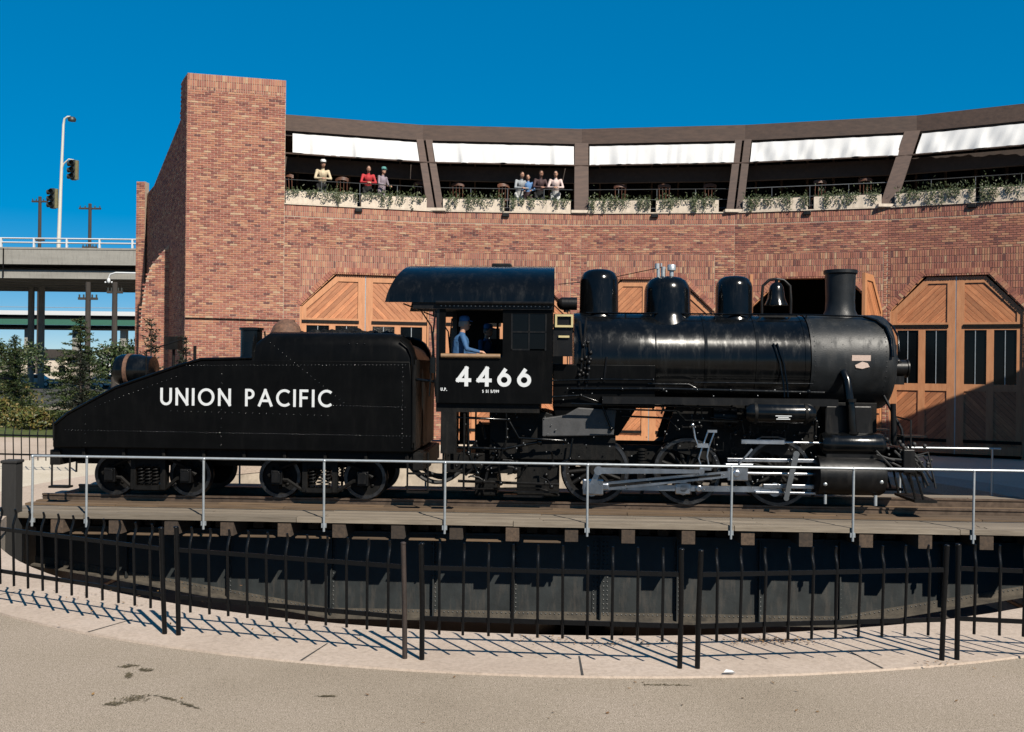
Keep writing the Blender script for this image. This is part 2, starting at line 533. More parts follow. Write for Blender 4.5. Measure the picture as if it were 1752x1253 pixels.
    def _build(s, name, mats, parent=None, smooth=None, off=(0, 0, 0), bevel=0, kind=None):
        o = bpy.data.objects.new(name, s.mesh(name, mats, smooth))
        COL.objects.link(o)
        if parent is not None:
            o.parent = parent
            org = ORG.get(parent.name)
            if org is not None:
                off = (off[0] - org[0], off[1] - org[1], off[2] - org[2])
        o.location = off
        if bevel:
            bv = o.modifiers.new('bevel', 'BEVEL'); bv.width = bevel; bv.segments = 2; bv.limit_method = 'ANGLE'
        if kind: o['kind'] = kind
        return o
ORG = {}
def empty(name, loc=(0, 0, 0), rz=0, parent=None):
    o = bpy.data.objects.new(name, None)
    o.empty_display_size = 0.3
    COL.objects.link(o)
    o.location = loc; o.rotation_euler = (0, 0, rz)
    if parent is not None: o.parent = parent
    return o
def tag(o, label=None, cat=None, group=None, kind=None):
    if label: o['label'] = label
    if cat: o['category'] = cat
    if group: o['group'] = group
    if kind: o['kind'] = kind
    return o
def copy_tree(o, parent=None):
    c = o.copy(); COL.objects.link(c); c.parent = parent
    for ch in list(o.children):
        copy_tree(ch, c)
    return c
def clip(poly, a, b, c):
    """keep the part of a polygon with a*x+b*y <= c"""
    out = []
    for i in range(len(poly)):
        p, q = poly[i], poly[(i + 1) % len(poly)]
        dp, dq = a * p[0] + b * p[1] - c, a * q[0] + b * q[1] - c
        if dp <= 0: out.append(p)
        if (dp < 0 < dq) or (dq < 0 < dp):
            t = dp / (dp - dq)
            out.append((p[0] + (q[0] - p[0]) * t, p[1] + (q[1] - p[1]) * t))
    return out

# ------------------------------------------------------------------ lettering made of strokes
def arc(cx, cy, rx, ry, a0, a1, n=14):
    return [(cx + rx * math.cos(rad(a0 + (a1 - a0) * i / n)), cy + ry * math.sin(rad(a0 + (a1 - a0) * i / n))) for i in range(n + 1)]
GLY = {
    'U': (.62, [[(0, 1), (0, .31)] + arc(.31, .31, .31, .31, 180, 360) + [(.62, 1)]]),
    'N': (.70, [[(0, 0), (0, 1)], [(0, 1), (.70, 0)], [(.70, 0), (.70, 1)]]),
    'I': (.0, [[(0, 0), (0, 1)]]),
    'O': (.94, [arc(.47, .5, .47, .5, 0, 360, 28)]),
    'P': (.46, [[(0, 0), (0, 1)], [(0, 1), (.2, 1)] + arc(.2, .74, .26, .26, 90, -90) + [(0, .48)]]),
    'A': (.80, [[(0, 0), (.40, 1)], [(.40, 1), (.80, 0)], [(.15, .3), (.65, .3)]]),
    'C': (.74, [arc(.48, .5, .48, .5, 48, 312, 22)]),
    'F': (.42, [[(0, 0), (0, 1)], [(0, 1), (.42, 1)], [(0, .53), (.38, .53)]]),
    '4': (.66, [[(.50, 1), (0, .27)], [(0, .27), (.68, .27)], [(.50, 1), (.50, 0)]]),
    '6': (.62, [arc(.31, .31, .31, .31, 0, 360, 24), [(.06, .48), (.40, 1)]]),
    '.': (.05, [[(0, 0), (.05, 0)]]),
    'S': (.45, [arc(.23, .75, .2, .23, 20, 270, 10) + arc(.23, .26, .22, .26, 90, -160, 10)]),
    '5': (.45, [[(.42, 1), (.08, 1), (.05, .56)] + arc(.2, .32, .25, .31, 110, -150, 10)]),
    '1': (.12, [[(0, .85), (.12, 1), (.12, 0)]]),
    '9': (.5, [arc(.25, .7, .25, .28, 0, 360, 12), [(.5, .66), (.22, 0)]]),
    '/': (.35, [[(0, 0), (.35, 1)]]),
    ' ': (.30, []),
}
def lettering(mb, text, x0, x1, z0, z1, y, stroke, gap=.24, th=.006):
    h = z1 - z0; sw = stroke / h
    tot = sum(GLY[c][0] + sw for c in text) + gap * (len(text) - 1)
    kx = (x1 - x0) / tot
    x = 0; k = 0
    for c in text:
        w, strokes = GLY[c]
        for ln in strokes:
            k += 1
            pts = [Vector(((x + sw / 2 + p[0]) * kx + x0, z0 + (sw / 2 + p[1] * (1 - sw)) * h)) for p in ln]
            closed = (pts[0] - pts[-1]).length < 1e-4
            L, Rr = [], []
            n = len(pts)
            for i, p in enumerate(pts):
                a = pts[i - 1] if i else (pts[-2] if closed else p)
                b = pts[i + 1] if i < n - 1 else (pts[1] if closed else p)
                d1 = (p - a).normalized() if (p - a).length > 1e-6 else (b - p).normalized()
                d2 = (b - p).normalized() if (b - p).length > 1e-6 else d1
                t = (d1 + d2).normalized()
                nn = Vector((-t.y, t.x)) * (stroke / 2 / max(.4, t.dot(d1)))
                ext = Vector((0, 0))
                if not closed and i == 0: ext = -d2 * stroke * .5
                if not closed and i == n - 1: ext = d1 * stroke * .5
                if c in 'PSC569O': ext = ext * (.98 if c == 'P' else 0)
                L.append(p + nn + ext); Rr.append(p - nn + ext)
            yy = y - th - .0004 * (k % 7)
            vs = [(q.x, yy, q.y) for q in L] + [(q.x, yy, q.y) for q in Rr]
            vs += [(q.x, y, q.y) for q in L] + [(q.x, y, q.y) for q in Rr]
            fs = []
            for i in range(n - 1):
                fs += [(i, n + i, n + i + 1, i + 1), (i, i + 1, 2 * n + i + 1, 2 * n + i), (n + i, 3 * n + i, 3 * n + i + 1, n + i + 1)]
            fs += [(0, 2 * n, 3 * n, n), (n - 1, 2 * n - 1, 4 * n - 1, 3 * n - 1)]
            mb.add(vs, fs)
        x += w + sw + gap

# ------------------------------------------------------------------ the setting
PC = Vector((0.9, 21.1)); PR = 10.7                 # turntable pit
def ring(mb, r0, r1, z, n=120, mask=None):
    vs = []; fs = []
    for i in range(n):
        t = 2 * math.pi * i / n
        for r in (r0, r1):
            vs.append((PC.x + r * math.sin(t), PC.y - r * math.cos(t), z))
    for i in range(n):
        k = (i + 1) % n
        fs.append((2 * i, 2 * i + 1, 2 * k + 1, 2 * k))
    mb.add(vs, fs)
g = MB()
radii = [11.95, 14.5, 20, 35, 70, 160, 400, 1000, 2600]
for a, b in zip(radii, radii[1:]): ring(g, a, b, 0.0)
bm_o = g.build('ground', 'asphalt'); tag(bm_o, kind='structure')
k = MB()
ring(k, PR, 12.06, .02)
n = 120
vs = []; fs = []
for i in range(n):
    t = 2 * math.pi * i / n
    for r, z in ((12.06, .02), (12.07, -.02), (PR, .02), (PR, -.25)):
        vs.append((PC.x + r * math.sin(t), PC.y - r * math.cos(t), z))
for i in range(n):
    q = (i + 1) % n
    fs += [(4 * i, 4 * i + 1, 4 * q + 1, 4 * q), (4 * i + 2, 4 * q + 2, 4 * q + 3, 4 * i + 3)]
k.add(vs, fs)
kerb = k.build('pit_coping', 'concrete'); tag(kerb, kind='structure')
# joints cut in the coping: thin dark strips of grout set just above the slab
jm = MB()
for a in (-63, -50, -38, -26.5, -14, -1.0, 13.0, 27, 40, 53):
    t = rad(a); d = Vector((math.sin(t), -math.cos(t), 0)); e = Vector((math.cos(t), math.sin(t), 0))
    p0 = Vector((PC.x, PC.y, .024)) + d * (PR + .75); p1 = Vector((PC.x, PC.y, .024)) + d * 12.05
    jm.add([p0 - e * .008, p0 + e * .008, p1 + e * .012, p1 - e * .012], [(0, 1, 2, 3)])
jo = jm.build('coping_joint', 'street', kerb)
pw = MB()
vs = []; fs = []
for i in range(n):
    t = 2 * math.pi * i / n
    for r, z in ((PR + .02, -.2), (PR + .02, -2.7), (0, -2.7)):
        vs.append((PC.x + r * math.sin(t), PC.y - r * math.cos(t), z))
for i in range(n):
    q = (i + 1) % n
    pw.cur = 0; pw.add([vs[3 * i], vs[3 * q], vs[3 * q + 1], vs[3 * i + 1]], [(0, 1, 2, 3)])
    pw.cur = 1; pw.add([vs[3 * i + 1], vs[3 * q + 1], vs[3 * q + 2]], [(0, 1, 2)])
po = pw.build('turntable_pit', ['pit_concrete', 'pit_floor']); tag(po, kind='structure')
# ring rail on its low bench inside the pit
rr = MB()
rr.tube([(PC.x + 9.9 * math.sin(2 * math.pi * i / 72), PC.y - 9.9 * math.cos(2 * math.pi * i / 72), -2.05) for i in range(73)], .05, 6)
rr.build('ring_rail', 'rail_steel', po)
# pale apron between the pit and the engine doors
ap = MB()
apoly = []
for i in range(41):
    t = rad(68 + (292 - 68) * i / 40)
    apoly.append((PC.x + 12.15 * math.sin(t), PC.y - 12.15 * math.cos(t)))
apoly = apoly[::-1] + [(20.5, 17.0), (20.5, 30.5), (17.5, 32), (12.9, 34.2), (7.97, 35.6), (2.48, 36.2), (-2.85, 36), (-8, 34.8), (-11.3, 34.0), (-13, 33), (-16, 20)]
ap.prism_z(apoly, -.05, .006)
tag(ap.build('apron', 'apron'), kind='structure')
lw = MB(); lw.prism_z([(-60, 40), (-17, 36.5), (-15.6, 42), (-17, 56), (-70, 62)], -.05, .02)
tag(lw.build('planting_bed', 'lawn'), kind='structure')
pt = MB(); pt.prism_z([(-40, 33), (-16.2, 20), (-13.2, 32), (-16.5, 36), (-42, 39.5)], -.05, .012)
tag(pt.build('path', 'concrete'), kind='structure')
st = MB(); st.prism_z([(-260, 70), (-24, 62), (-24, 190), (-260, 230)], -.05, .01)
tag(st.build('street', 'street'), kind='structure')

# ------------------------------------------------------------------ frame of the turntable bridge: x along the track, y away from the camera
TC = Vector((0.9, 20.06, 0)); TA = rad(-2.5)
M_T = Matrix.Translation(TC) @ Matrix.Rotation(TA, 4, 'Z')
def on_table(name, x, y=0, z=0):
    o = empty(name, M_T @ Vector((x, y, z)), TA)
    ORG[o.name] = (x, y, z)
    return o

def make_bridge():
    B = on_table('turntable_bridge', .4, 0, -2.7)
    tag(B, 'turntable bridge with riveted black girders, plank deck and pipe handrails', 'turntable')
    X0, X1 = -10.4, 10.5
    # fish-belly plate girders
    for y in (-1.45, 1.45):
        gb = MB()
        prof = [(X0 + .25, -.33), (X1 - .25, -.33), (X1 - .25, -1.0), (9.0, -1.22), (5.4, -1.9), (-4.3, -1.95), (-8.3, -1.32), (X0 + .25, -1.05)]
        gb.prism(prof, y - .012, y + .012)
        w = gb.build('girder', 'girder_paint', B)
        fl = MB()
        pts = [(X0 + .25, -1.05), (-8.3, -1.32), (-4.3, -1.95), (5.4, -1.9), (9.0, -1.22), (X1 - .25, -1.0)]
        for (a, b), (c, d) in zip(pts, pts[1:]):
            fl.add([(a, y - .2, b), (c, y - .2, d), (c, y + .2, d), (a, y + .2, b), (a, y - .2, b - .03), (c, y - .2, d - .03), (c, y + .2, d - .03), (a, y + .2, b - .03)],
                   [(0, 1, 2, 3), (7, 6, 5, 4), (0, 4, 5, 1), (3, 2, 6, 7), (0, 3, 7, 4), (1, 5, 6, 2)])
            s_ = -1 if y < 0 else 1   # angle iron riveted along the bottom edge
            fl.add([(a, y + s_ * .012, b + .13), (c, y + s_ * .012, d + .13), (c, y + s_ * .012, d), (a, y + s_ * .012, b),
                    (a, y + s_ * .03, b + .13), (c, y + s_ * .03, d + .13), (c, y + s_ * .03, d), (a, y + s_ * .03, b)],
                   [(0, 1, 2, 3), (7, 6, 5, 4), (0, 4, 5, 1), (3, 2, 6, 7)])
        fl.build('flange', 'dusty_steel', w)
        tf = MB(); tf.bb(X0 + .25, X1 - .25, y - .2, y + .2, -.33, -.29); tf.build('flange', 'girder_paint', w)
        def zbot(x):
            for (a, b), (c, d) in zip(pts, pts[1:]):
                if a <= x <= c: return b + (d - b) * (x - a) / (c - a)
            return -1.0
        for x in (-8.3, -6.3, -4.28, -2.3, -.75, .9, 2.35, 3.9, 5.4, 7.3, 9.0):
            for sd in (-1, 1):
                st_ = MB()
                wd = .16 if x in (.9,) else .05
                st_.bb(x - wd, x + wd, y + sd * .012, y + sd * .028, zbot(x) + .02, -.34)
                st_.bb(x - .012, x + .012, y + sd * .028, y + sd * .12, zbot(x) + .02, -.34)
                st_.build('stiffener', 'girder_paint', w)
        if y < 0:
            rv = MB()
            for x in (-8.3, -6.3, -4.28, -2.3, -.75, .9, 2.35, 3.9, 5.4, 7.3, 9.0):
                z = zbot(x) + .12
                while z < -.42:
                    for dx in ((-.032, .032) if x != .9 else (-.13, -.06, .06, .13)):
                        rv.dome((x + dx, y - .028, z), .02, (0, -1, 0))
                    z += .085
            x = X0 + .4
            while x < X1 - .3:
                rv.dome((x, y - .03, zbot(x) + .09), .018, (0, -1, 0)); x += .085
            rv.build('rivet_rows', 'girder_paint', w, kind='stuff')
    # cross frames between the girders
    for x in (-8.0, -4.28, -1.5, 1.5, 5.4, 8.5):
        cb = MB(); cb.tube([(x, -1.43, -.5), (x, 1.43, -1.15)], .04, 6); cb.tube([(x, 1.43, -.5), (x, -1.43, -1.15)], .04, 6)
        cb.build('cross_brace', 'girder_paint', B)
    cp = MB(); cp.lathe([(.9, -2.7), (.9, -2.5), (.55, -2.4), (.55, -1.7)], (.55, 0, 0)); cp.build('center_pivot', 'black_iron', B, 40)
    # ties: every third one is an outrigger that carries the walkway
    tl = MB(); tl.box((0, 0, 0), (.24, 4.86, .24)); tlm = tl.mesh('tie', 'tie_wood')
    ts = MB(); ts.box((0, 0, 0), (.2, 3.3, .22)); tsm = ts.mesh('tie', 'tie_wood')
    x = -10.25; i = 0
    org = ORG[B.name]
    while x < 10.4:
        long_ = i % 3 == 0
        o = bpy.data.objects.new('tie', tlm if long_ else tsm); COL.objects.link(o); o.parent = B
        o.location = (x + R.uniform(-.02, .02) - org[0], R.uniform(-.04, .04), -.165 - org[2] + (0 if long_ else .01))
        o.rotation_euler = (0, 0, R.uniform(-.006, .006))
        x += .352; i += 1
    # plank deck, board by board
    def plank(x0, x1, y0, y1, z, th, m, meshes={}):
        key = (round(x1 - x0, 2), round(y1 - y0, 3), th, m)
        if key not in meshes:
            b = MB(); b.box((0, 0, 0), (x1 - x0 - .012, y1 - y0 - .012, th)); meshes[key] = b.mesh('plank', m)
        o = bpy.data.objects.new('plank', meshes[key]); COL.objects.link(o); o.parent = B
        o.location = ((x0 + x1) / 2 - org[0], (y0 + y1) / 2, z - th / 2 - org[2] + R.uniform(-.006, .006))
        o.rotation_euler = (R.uniform(-.008, .008), R.uniform(-.0012, .0012), R.uniform(-.0015, .0015))
    def row(y0, y1, z, th, m, ln, st):
        x = X0 - st
        while x < X1:
            a, b = max(x, X0), min(x + ln, X1)
            if b - a > .3: plank(a, b, y0, y1, z, th, m)
            x += ln
    for s in (-1, 1):
        for j in range(6):
            y0 = s * (1.46 + .165 * j)
            row(min(y0, y0 + s * .165), max(y0, y0 + s * .165), .07, .09, 'deck_wood', 3.99, R.uniform(0, 3.5))
        for j in range(3):
            y0 = s * (.84 + .2 * j)
            row(min(y0, y0 + s * .2), max(y0, y0 + s * .2), .10 - .012 * (j % 2), .12, 'track_wood', 3.33, R.uniform(0, 3))
    for j in range(6):
        row(-.66 + .22 * j, -.44 + .22 * j, .045, .07, 'track_wood', 3.99, R.uniform(0, 3))
    # running rails
    for y in (-.755, .755):
        rb = MB()
        pr = [(-.07, -.02), (.07, -.02), (.07, .0), (.012, .03), (.012, .16), (.037, .175), (.037, .21), (-.037, .21), (-.037, .175), (-.012, .16), (-.012, .03), (-.07, .0)]
        vs = [(X0, y + a, b) for a, b in pr] + [(X1, y + a, b) for a, b in pr]
        m = len(pr)
        rb.add(vs, [tuple(range(m)), tuple(range(2 * m - 1, m - 1, -1))] + [(q, m + q, m + (q + 1) % m, (q + 1) % m) for q in range(m)])
        rb.build('running_rail', 'rail_steel', B)
    # pale strip of angle iron lying on the brackets below the walkway
    x = -9.2
    while x < .3:
        ab = MB(); ab.bb(x + .2, x + .88, -2.33, -2.18, -.325, -.305); ab.build('bracket_strip', 'track_wood', B); x += 1.056
    # handrails
    posts = [-9.68, -8.65, -6.45, -4.21, -1.99, .60, 3.18, 5.34, 7.45, 9.75]
    for s, pl in ((-1, posts), (1, [-9.6, -7.4, -5.2, -3.0, -.8, 1.4, 3.6, 5.8, 7.9, 9.96])):
        h = MB(); y = s * 2.475
        h.tube([(pl[0], y, 1.135), (10.15, y, 1.135)], .024, 8)
        rail = h.build('handrail', 'galvanised', B, 60)
        for p in pl:
            q = MB(); q.tube([(p, y, -.17), (p + R.uniform(-.008, .008), y, 1.12)], .023, 8); q.ball((p, y, 1.125), .034, 8, 6)
            q.bb(p - .045, p + .045, y - .012 * s - .02, y - .012 * s + .02, -.1, -.02)
            q.build('post', 'galvanised', rail, 60)
    return B
bridge = make_bridge()

# ------------------------------------------------------------------ wheels
def wheel(name, parent, x, y, z, r, spokes, cw_angle=None, s=-1, th=.14, mat_='black_iron'):
    """s = -1: face towards the camera side"""
    w = MB()
    face = y + s * th / 2
    w.lathe([(r * .80, -th / 2 + .02), (r * .80, th / 2 - .02), (r - .06, th / 2 - .01), (r - .06, -th / 2 + .01)], (x, y, z), 'Y', 40, True)
    w.lathe([(r * .2, -th / 2 - .03), (r * .2, th / 2 + .03), (r * .13, th / 2 + .05), (.02, th / 2 + .05)][::1], (x, y, z), 'Y', 24)
    if spokes:
        for k in range(spokes):
            a = 2 * math.pi * k / spokes + .1
            d = Vector((math.cos(a), 0, math.sin(a)))
            w.tube([Vector((x, y, z)) + d * r * .15, Vector((x, y, z)) + d * r * .84], [.05, .038], 8)
    else:
        w.lathe([(r * .2, .0), (r * .45, .03), (r * .82, .0), (r * .82, -.03), (r * .2, -.03)], (x, y, z), 'Y', 40, True)
        for k in range(8):
            a = 2 * math.pi * k / 8
            w.ball((x + math.cos(a) * r * .5, y + s * .03, z + math.sin(a) * r * .5), r * .1, 8, 6)
    if cw_angle is not None:
        a0 = cw_angle
        pts = [(x + math.cos(a0 + t) * r * .83, z + math.sin(a0 + t) * r * .83) for t in [-.95 + 1.9 * q / 14 for q in range(15)]]
        w.prism(pts, y - th * .42, y + th * .42)
    o = w.build(name, mat_, parent, 35)
    t = MB()
    pr = [(r - .065, -th / 2), (r, -th / 2), (r + .004, 0), (r + .03, th * .3), (r + .03, th * .46), (r - .065, th / 2)]
    if s > 0: pr = [(q, -h) for q, h in pr]
    t.lathe(pr, (x, y, z), 'Y', 56, True)
    t.build('tyre', 'tyre_steel', o, 35)
    return o

RT = .21          # top of rail
# ------------------------------------------------------------------ tender
def make_tender():
    T = on_table('locomotive_tender', -6.2, 0, RT)
    tag(T, 'black slope-backed locomotive tender lettered UNION PACIFIC in white', 'tender')
    W = 1.45
    tank = MB()
    prof = [(-9.85, 1.2), (-2.72, 1.2), (-2.72, 2.15), (-2.80, 2.98), (-5.95, 2.98), (-6.9, 2.95), (-7.35, 2.82), (-8.6, 2.38), (-9.55, 1.86), (-9.85, 1.62)]
    tank.prism(prof, -W, W)
    tk = tank.build('tank', 'black_flat', T, 25, bevel=.03)
    # coal bunker with rolled-in top edge and rounded front corner
    bk = MB()
    sec = [(-W + .002, 2.9), (-W + .002, 3.25), (-W + .04, 3.38), (-W + .14, 3.48), (-W + .28, 3.52), (-W + .34, 3.47), (-W + .3, 3.35)]
    front = [(-3.12, 3.52), (-2.95, 3.47), (-2.83, 3.36), (-2.74, 3.18), (-2.70, 2.95)]
    full = sec + [(-y, z) for y, z in sec[::-1]]
    n = len(full)
    xs = [-5.85, -5.6, -3.2, -3.0, -2.86, -2.76, -2.71]
    zc = [-.18, 0, 0, -.05, -.14, -.3, -.5]
    vs = []
    for x, dz in zip(xs, zc):
        for y, z in full:
            vs.append((x, y, max(2.9, z + (dz if z > 2.95 else 0))))
    fs = []
    for i in range(len(xs) - 1):
        for q in range(n):
            fs.append((i * n + q, i * n + (q + 1) % n, (i + 1) * n + (q + 1) % n, (i + 1) * n + q))
    fs += [tuple(range(n)), tuple(range(len(xs) * n - 1, (len(xs) - 1) * n - 1, -1))]
    bk.add(vs, fs)
    bk.build('coal_bunker', 'black_flat', T, 50)
    cl = MB()
    for i in range(260):
        x = R.uniform(-5.6, -3.1); y = R.uniform(-1.0, 1.0); h = .22 * (1 - (y / 1.15) ** 2) * (1 - ((x + 4.3) / 1.5) ** 2)
        cl.ball((x, y, 3.34 + h + R.uniform(-.04, .03)), R.uniform(.05, .11), 5, 4, (R.uniform(.7, 1.3), R.uniform(.7, 1.3), R.uniform(.6, 1)))
    cl.build('coal', 'black_iron', T, kind='stuff')
    # lettering
    lt = MB(); lettering(lt, 'UNION PACIFIC', -7.70, -4.33, 2.06, 2.40, -W - .001, .050, .27)
    o = lt.build('painted_lettering', 'white_paint', tk); o['label'] = 'white painted letters UNION PACIFIC'
    # rivets
    rv = MB()
    def line(x0, z0, x1, z1, step, y=-W):
        L = math.hypot(x1 - x0, z1 - z0); m = int(L / step)
        for i in range(m + 1):
            t = i / m; rv.dome((x0 + (x1 - x0) * t, y, z0 + (z1 - z0) * t), .013, (0, -1, .2))
    line(-9.6, 1.55, -2.8, 1.52, .065); line(-7.2, 2.84, -2.9, 2.90, .07); line(-2.95, 1.3, -2.95, 2.85, .09)
    line(-7.5, 1.95, -4.4, 1.90, .13); line(-5.55, 3.3, -4.1, 2.15, .1); line(-4.5, 2.1, -2.9, 2.08, .065)
    line(-9.0, 2.02, -7.4, 2.62, .1); line(-6.5, 1.3, -6.5, 2.85, .16); line(-9.2, 1.3, -9.2, 1.85, .15); line(-4.0, 3.3, -3.7, 3.3, .1)
    rv.build('rivet_rows', 'black_gloss', tk, 60, kind='stuff')
    # slope edge beading
    bd = MB()
    bd.tube([(-9.84, -W, 1.64), (-9.55, -W, 1.88), (-8.6, -W, 2.40), (-7.35, -W, 2.84), (-6.9, -W, 2.97), (-5.9, -W, 3.0)], .028, 6)
    bd.tube([(-9.84, W, 1.64), (-9.55, W, 1.88), (-8.6, W, 2.40), (-7.35, W, 2.84), (-6.9, W, 2.97), (-5.9, W, 3.0)], .028, 6)
    bd.tube([(-3.0, -W - .02, 3.38), (-2.86, -W - .02, 3.26), (-2.77, -W - .02, 3.05), (-2.74, -W - .02, 2.4), (-2.74, -W - .02, 1.3)], .02, 6)
    bd.build('edge_beading', 'black_gloss', T, 60)
    # water hatch drum, rusty hood, rear headlight on the slope
    d = MB(); d.lathe([(.24, 2.9), (.225, 3.0), (.215, 3.08), (.215, 3.56), (.245, 3.57), (.245, 3.62), (.02, 3.64)], (-6.2, -.55, 0), 'Z', 28)
    dr = d.build('hatch_drum', 'black_gloss', T, 40)
    dl = MB(); dl.tube([(-5.97, -.55, 3.1), (-5.9, -.55, 3.3), (-5.93, -.55, 3.55)], .02, 6); dl.build('handle', 'black_iron', dr)
    h = MB()
    h.lathe([(.36, 3.3), (.34, 3.5), (.27, 3.68), (.15, 3.79), (.03, 3.83)], (-5.62, -.05, 0), 'Z', 28)
    h.build('rusty_hood', 'rust', T, 50)
    l = MB()
    l.lathe([(.1, -9.25), (.30, -9.2), (.34, -9.1), (.34, -8.75), (.31, -8.62), (.3, -8.45), (.05, -8.42)], (0, 0, 2.72), 'X', 32)
    l.bb(-9.05, -8.6, -.16, .16, 2.1, 2.45)
    hl = l.build('rear_headlight', ['black_gloss'], T, 40)
    lv = MB(); lv.lathe([(.355, -8.98), (.355, -8.9)], (0, 0, 2.72), 'X', 32); lv.build('band', 'rust', hl, 40)
    fbk = MB(); fbk.bb(-2.715, -2.69, -W + .03, W - .03, 1.25, 3.0); fbk.bb(-2.70, -2.675, -.5, .5, 1.25, 2.6); fbk.build('front_bulkhead', 'black_iron', T)
    # rear grab irons and lamp post
    gr = MB()
    gr.tube([(-8.1, -1.2, 2.55), (-8.1, -1.2, 3.12), (-7.3, -1.2, 3.38), (-7.3, -1.2, 2.85)], .016, 6)
    gr.tube([(-7.75, -.7, 2.68), (-7.75, -.7, 3.32)], .03, 8)
    gr.bb(-7.9, -7.62, -.83, -.57, 3.16, 3.42)
    gr.tube([(-7.5, -.2, 2.75), (-7.5, -.2, 3.25)], .035, 8)
    gr.build('grab_iron', 'black_iron', T, 50)
    # underframe and steps
    u = MB()
    u.bb(-9.9, -2.6, -1.3, 1.3, 1.02, 1.2); u.bb(-9.9, -2.6, -.35, .35, .78, 1.02)
    u.bb(-9.95, -9.75, -1.35, 1.35, .85, 1.15); u.bb(-2.75, -2.55, -1.35, 1.35, .85, 1.18)
    for x in (-8.1, -4.64): u.bb(x - .28, x + .28, -1.05, 1.05, .8, 1.03)
    for i in range(9): u.bb(-9.3 + .8 * i, -9.24 + .8 * i, -1.36, -1.3, 1.0, 1.2)
    u.build('underframe', 'black_iron', T, bevel=.01)
    for y in (-1, 1):
        s = MB()
        s.bb(-2.85, -2.45, y * 1.36 - .06, y * 1.36 + .06, .42, .45); s.bb(-2.85, -2.45, y * 1.36 - .06, y * 1.36 + .06, .78, .81)
        for x in (-2.85, -2.45): s.tube([(x, y * 1.36, .42), (x, y * 1.36, 1.2)], .02, 6)
        s.build('step', 'black_iron', T)
        s = MB(); s.bb(-9.95, -9.55, y * 1.3 - .1, y * 1.3 + .1, .40, .44)
        for x in (-9.93, -9.57): s.tube([(x, y * 1.3, .42), (x, y * 1.3, 1.0)], .02, 6)
        s.build('step', 'black_iron', T)
        s = MB(); s.tube([(-9.8, y * 1.5, 1.35), (-9.8, y * 1.52, 1.8)], .016, 6); s.tube([(-2.72, y * 1.5, 1.4), (-2.72, y * 1.52, 2.9)], .018, 6)
        s.build('grab_iron', 'black_iron', T)
    c = MB(); c.bb(-10.2, -9.9, -.12, .12, .82, 1.02); c.bb(-10.35, -10.15, -.17, .17, .78, 1.06); c.build('coupler', 'black_iron', T, bevel=.03)
    # trucks
    for xa, xb in ((-8.87, -7.33), (-5.50, -3.78)):
        xm = (xa + xb) / 2
        for y in (-1, 1):
            f = MB(); yy = y * 1.0
            f.tube([(xa - .18, yy, .66), (xa, yy, .80), (xm - .35, yy, 1.0), (xm + .35, yy, 1.0), (xb, yy, .80), (xb + .18, yy, .66)], .04, 6)
            f.tube([(xa - .1, yy, .60), (xa + .2, yy, .58), (xm - .32, yy, .36), (xm + .32, yy, .36), (xb - .2, yy, .58), (xb + .1, yy, .60)], .04, 6)
            for dx in (-.3, .3): f.bb(xm + dx - .05, xm + dx + .05, yy - .06, yy + .06, .36, 1.0)
            f.bb(xm - .25, xm + .25, yy - .12, yy + .12, .36, .44)
            fr = f.build('truck_frame', 'black_iron', T, 40)
            for dx in (-.15, 0, .15):
                sp = MB()
                sp.tube([(xm + dx + .06 * math.cos(q * .8), yy + y * .02 + .06 * math.sin(q * .8), .45 + .0085 * q) for q in range(48)], .016, 5)
                sp.build('spring', 'black_iron', fr, 60)
            for xw in (xa, xb):
                jb = MB(); jb.bb(xw - .11, xw + .11, yy - .09, yy + .1, .5, .78); jb.bb(xw - .085, xw + .085, yy + y * .09, yy + y * .14, .54, .74)
                jb.tube([(xw - .07, yy + y * .13, .75), (xw + .07, yy + y * .13, .75)], .02, 6)
                jb.build('journal_box', 'black_satin', fr, bevel=.015)
        for xw in (xa, xb):
            for y in (-1, 1): wheel('truck_wheel', T, xw, y * .775, RT + .42, .42, 0, None, y, .13)
            ax = MB(); ax.cyl((xw, -.8, RT + .42), (xw, .8, RT + .42), .075, n=12); ax.build('axle', 'black_iron', T)
        bs = MB(); bs.tube([(xa + .5, -.85, .5), (xm, -.9, .7), (xb - .5, -.85, .5)], .02, 6); bs.tube([(xa + .47, -.8, .35), (xa + .47, -.8, .85)], .03, 6)
        bs.tube([(xb - .47, -.8, .35), (xb - .47, -.8, .85)], .03, 6); bs.build('brake_rigging', 'black_iron', T)
    return T
tender = make_tender()

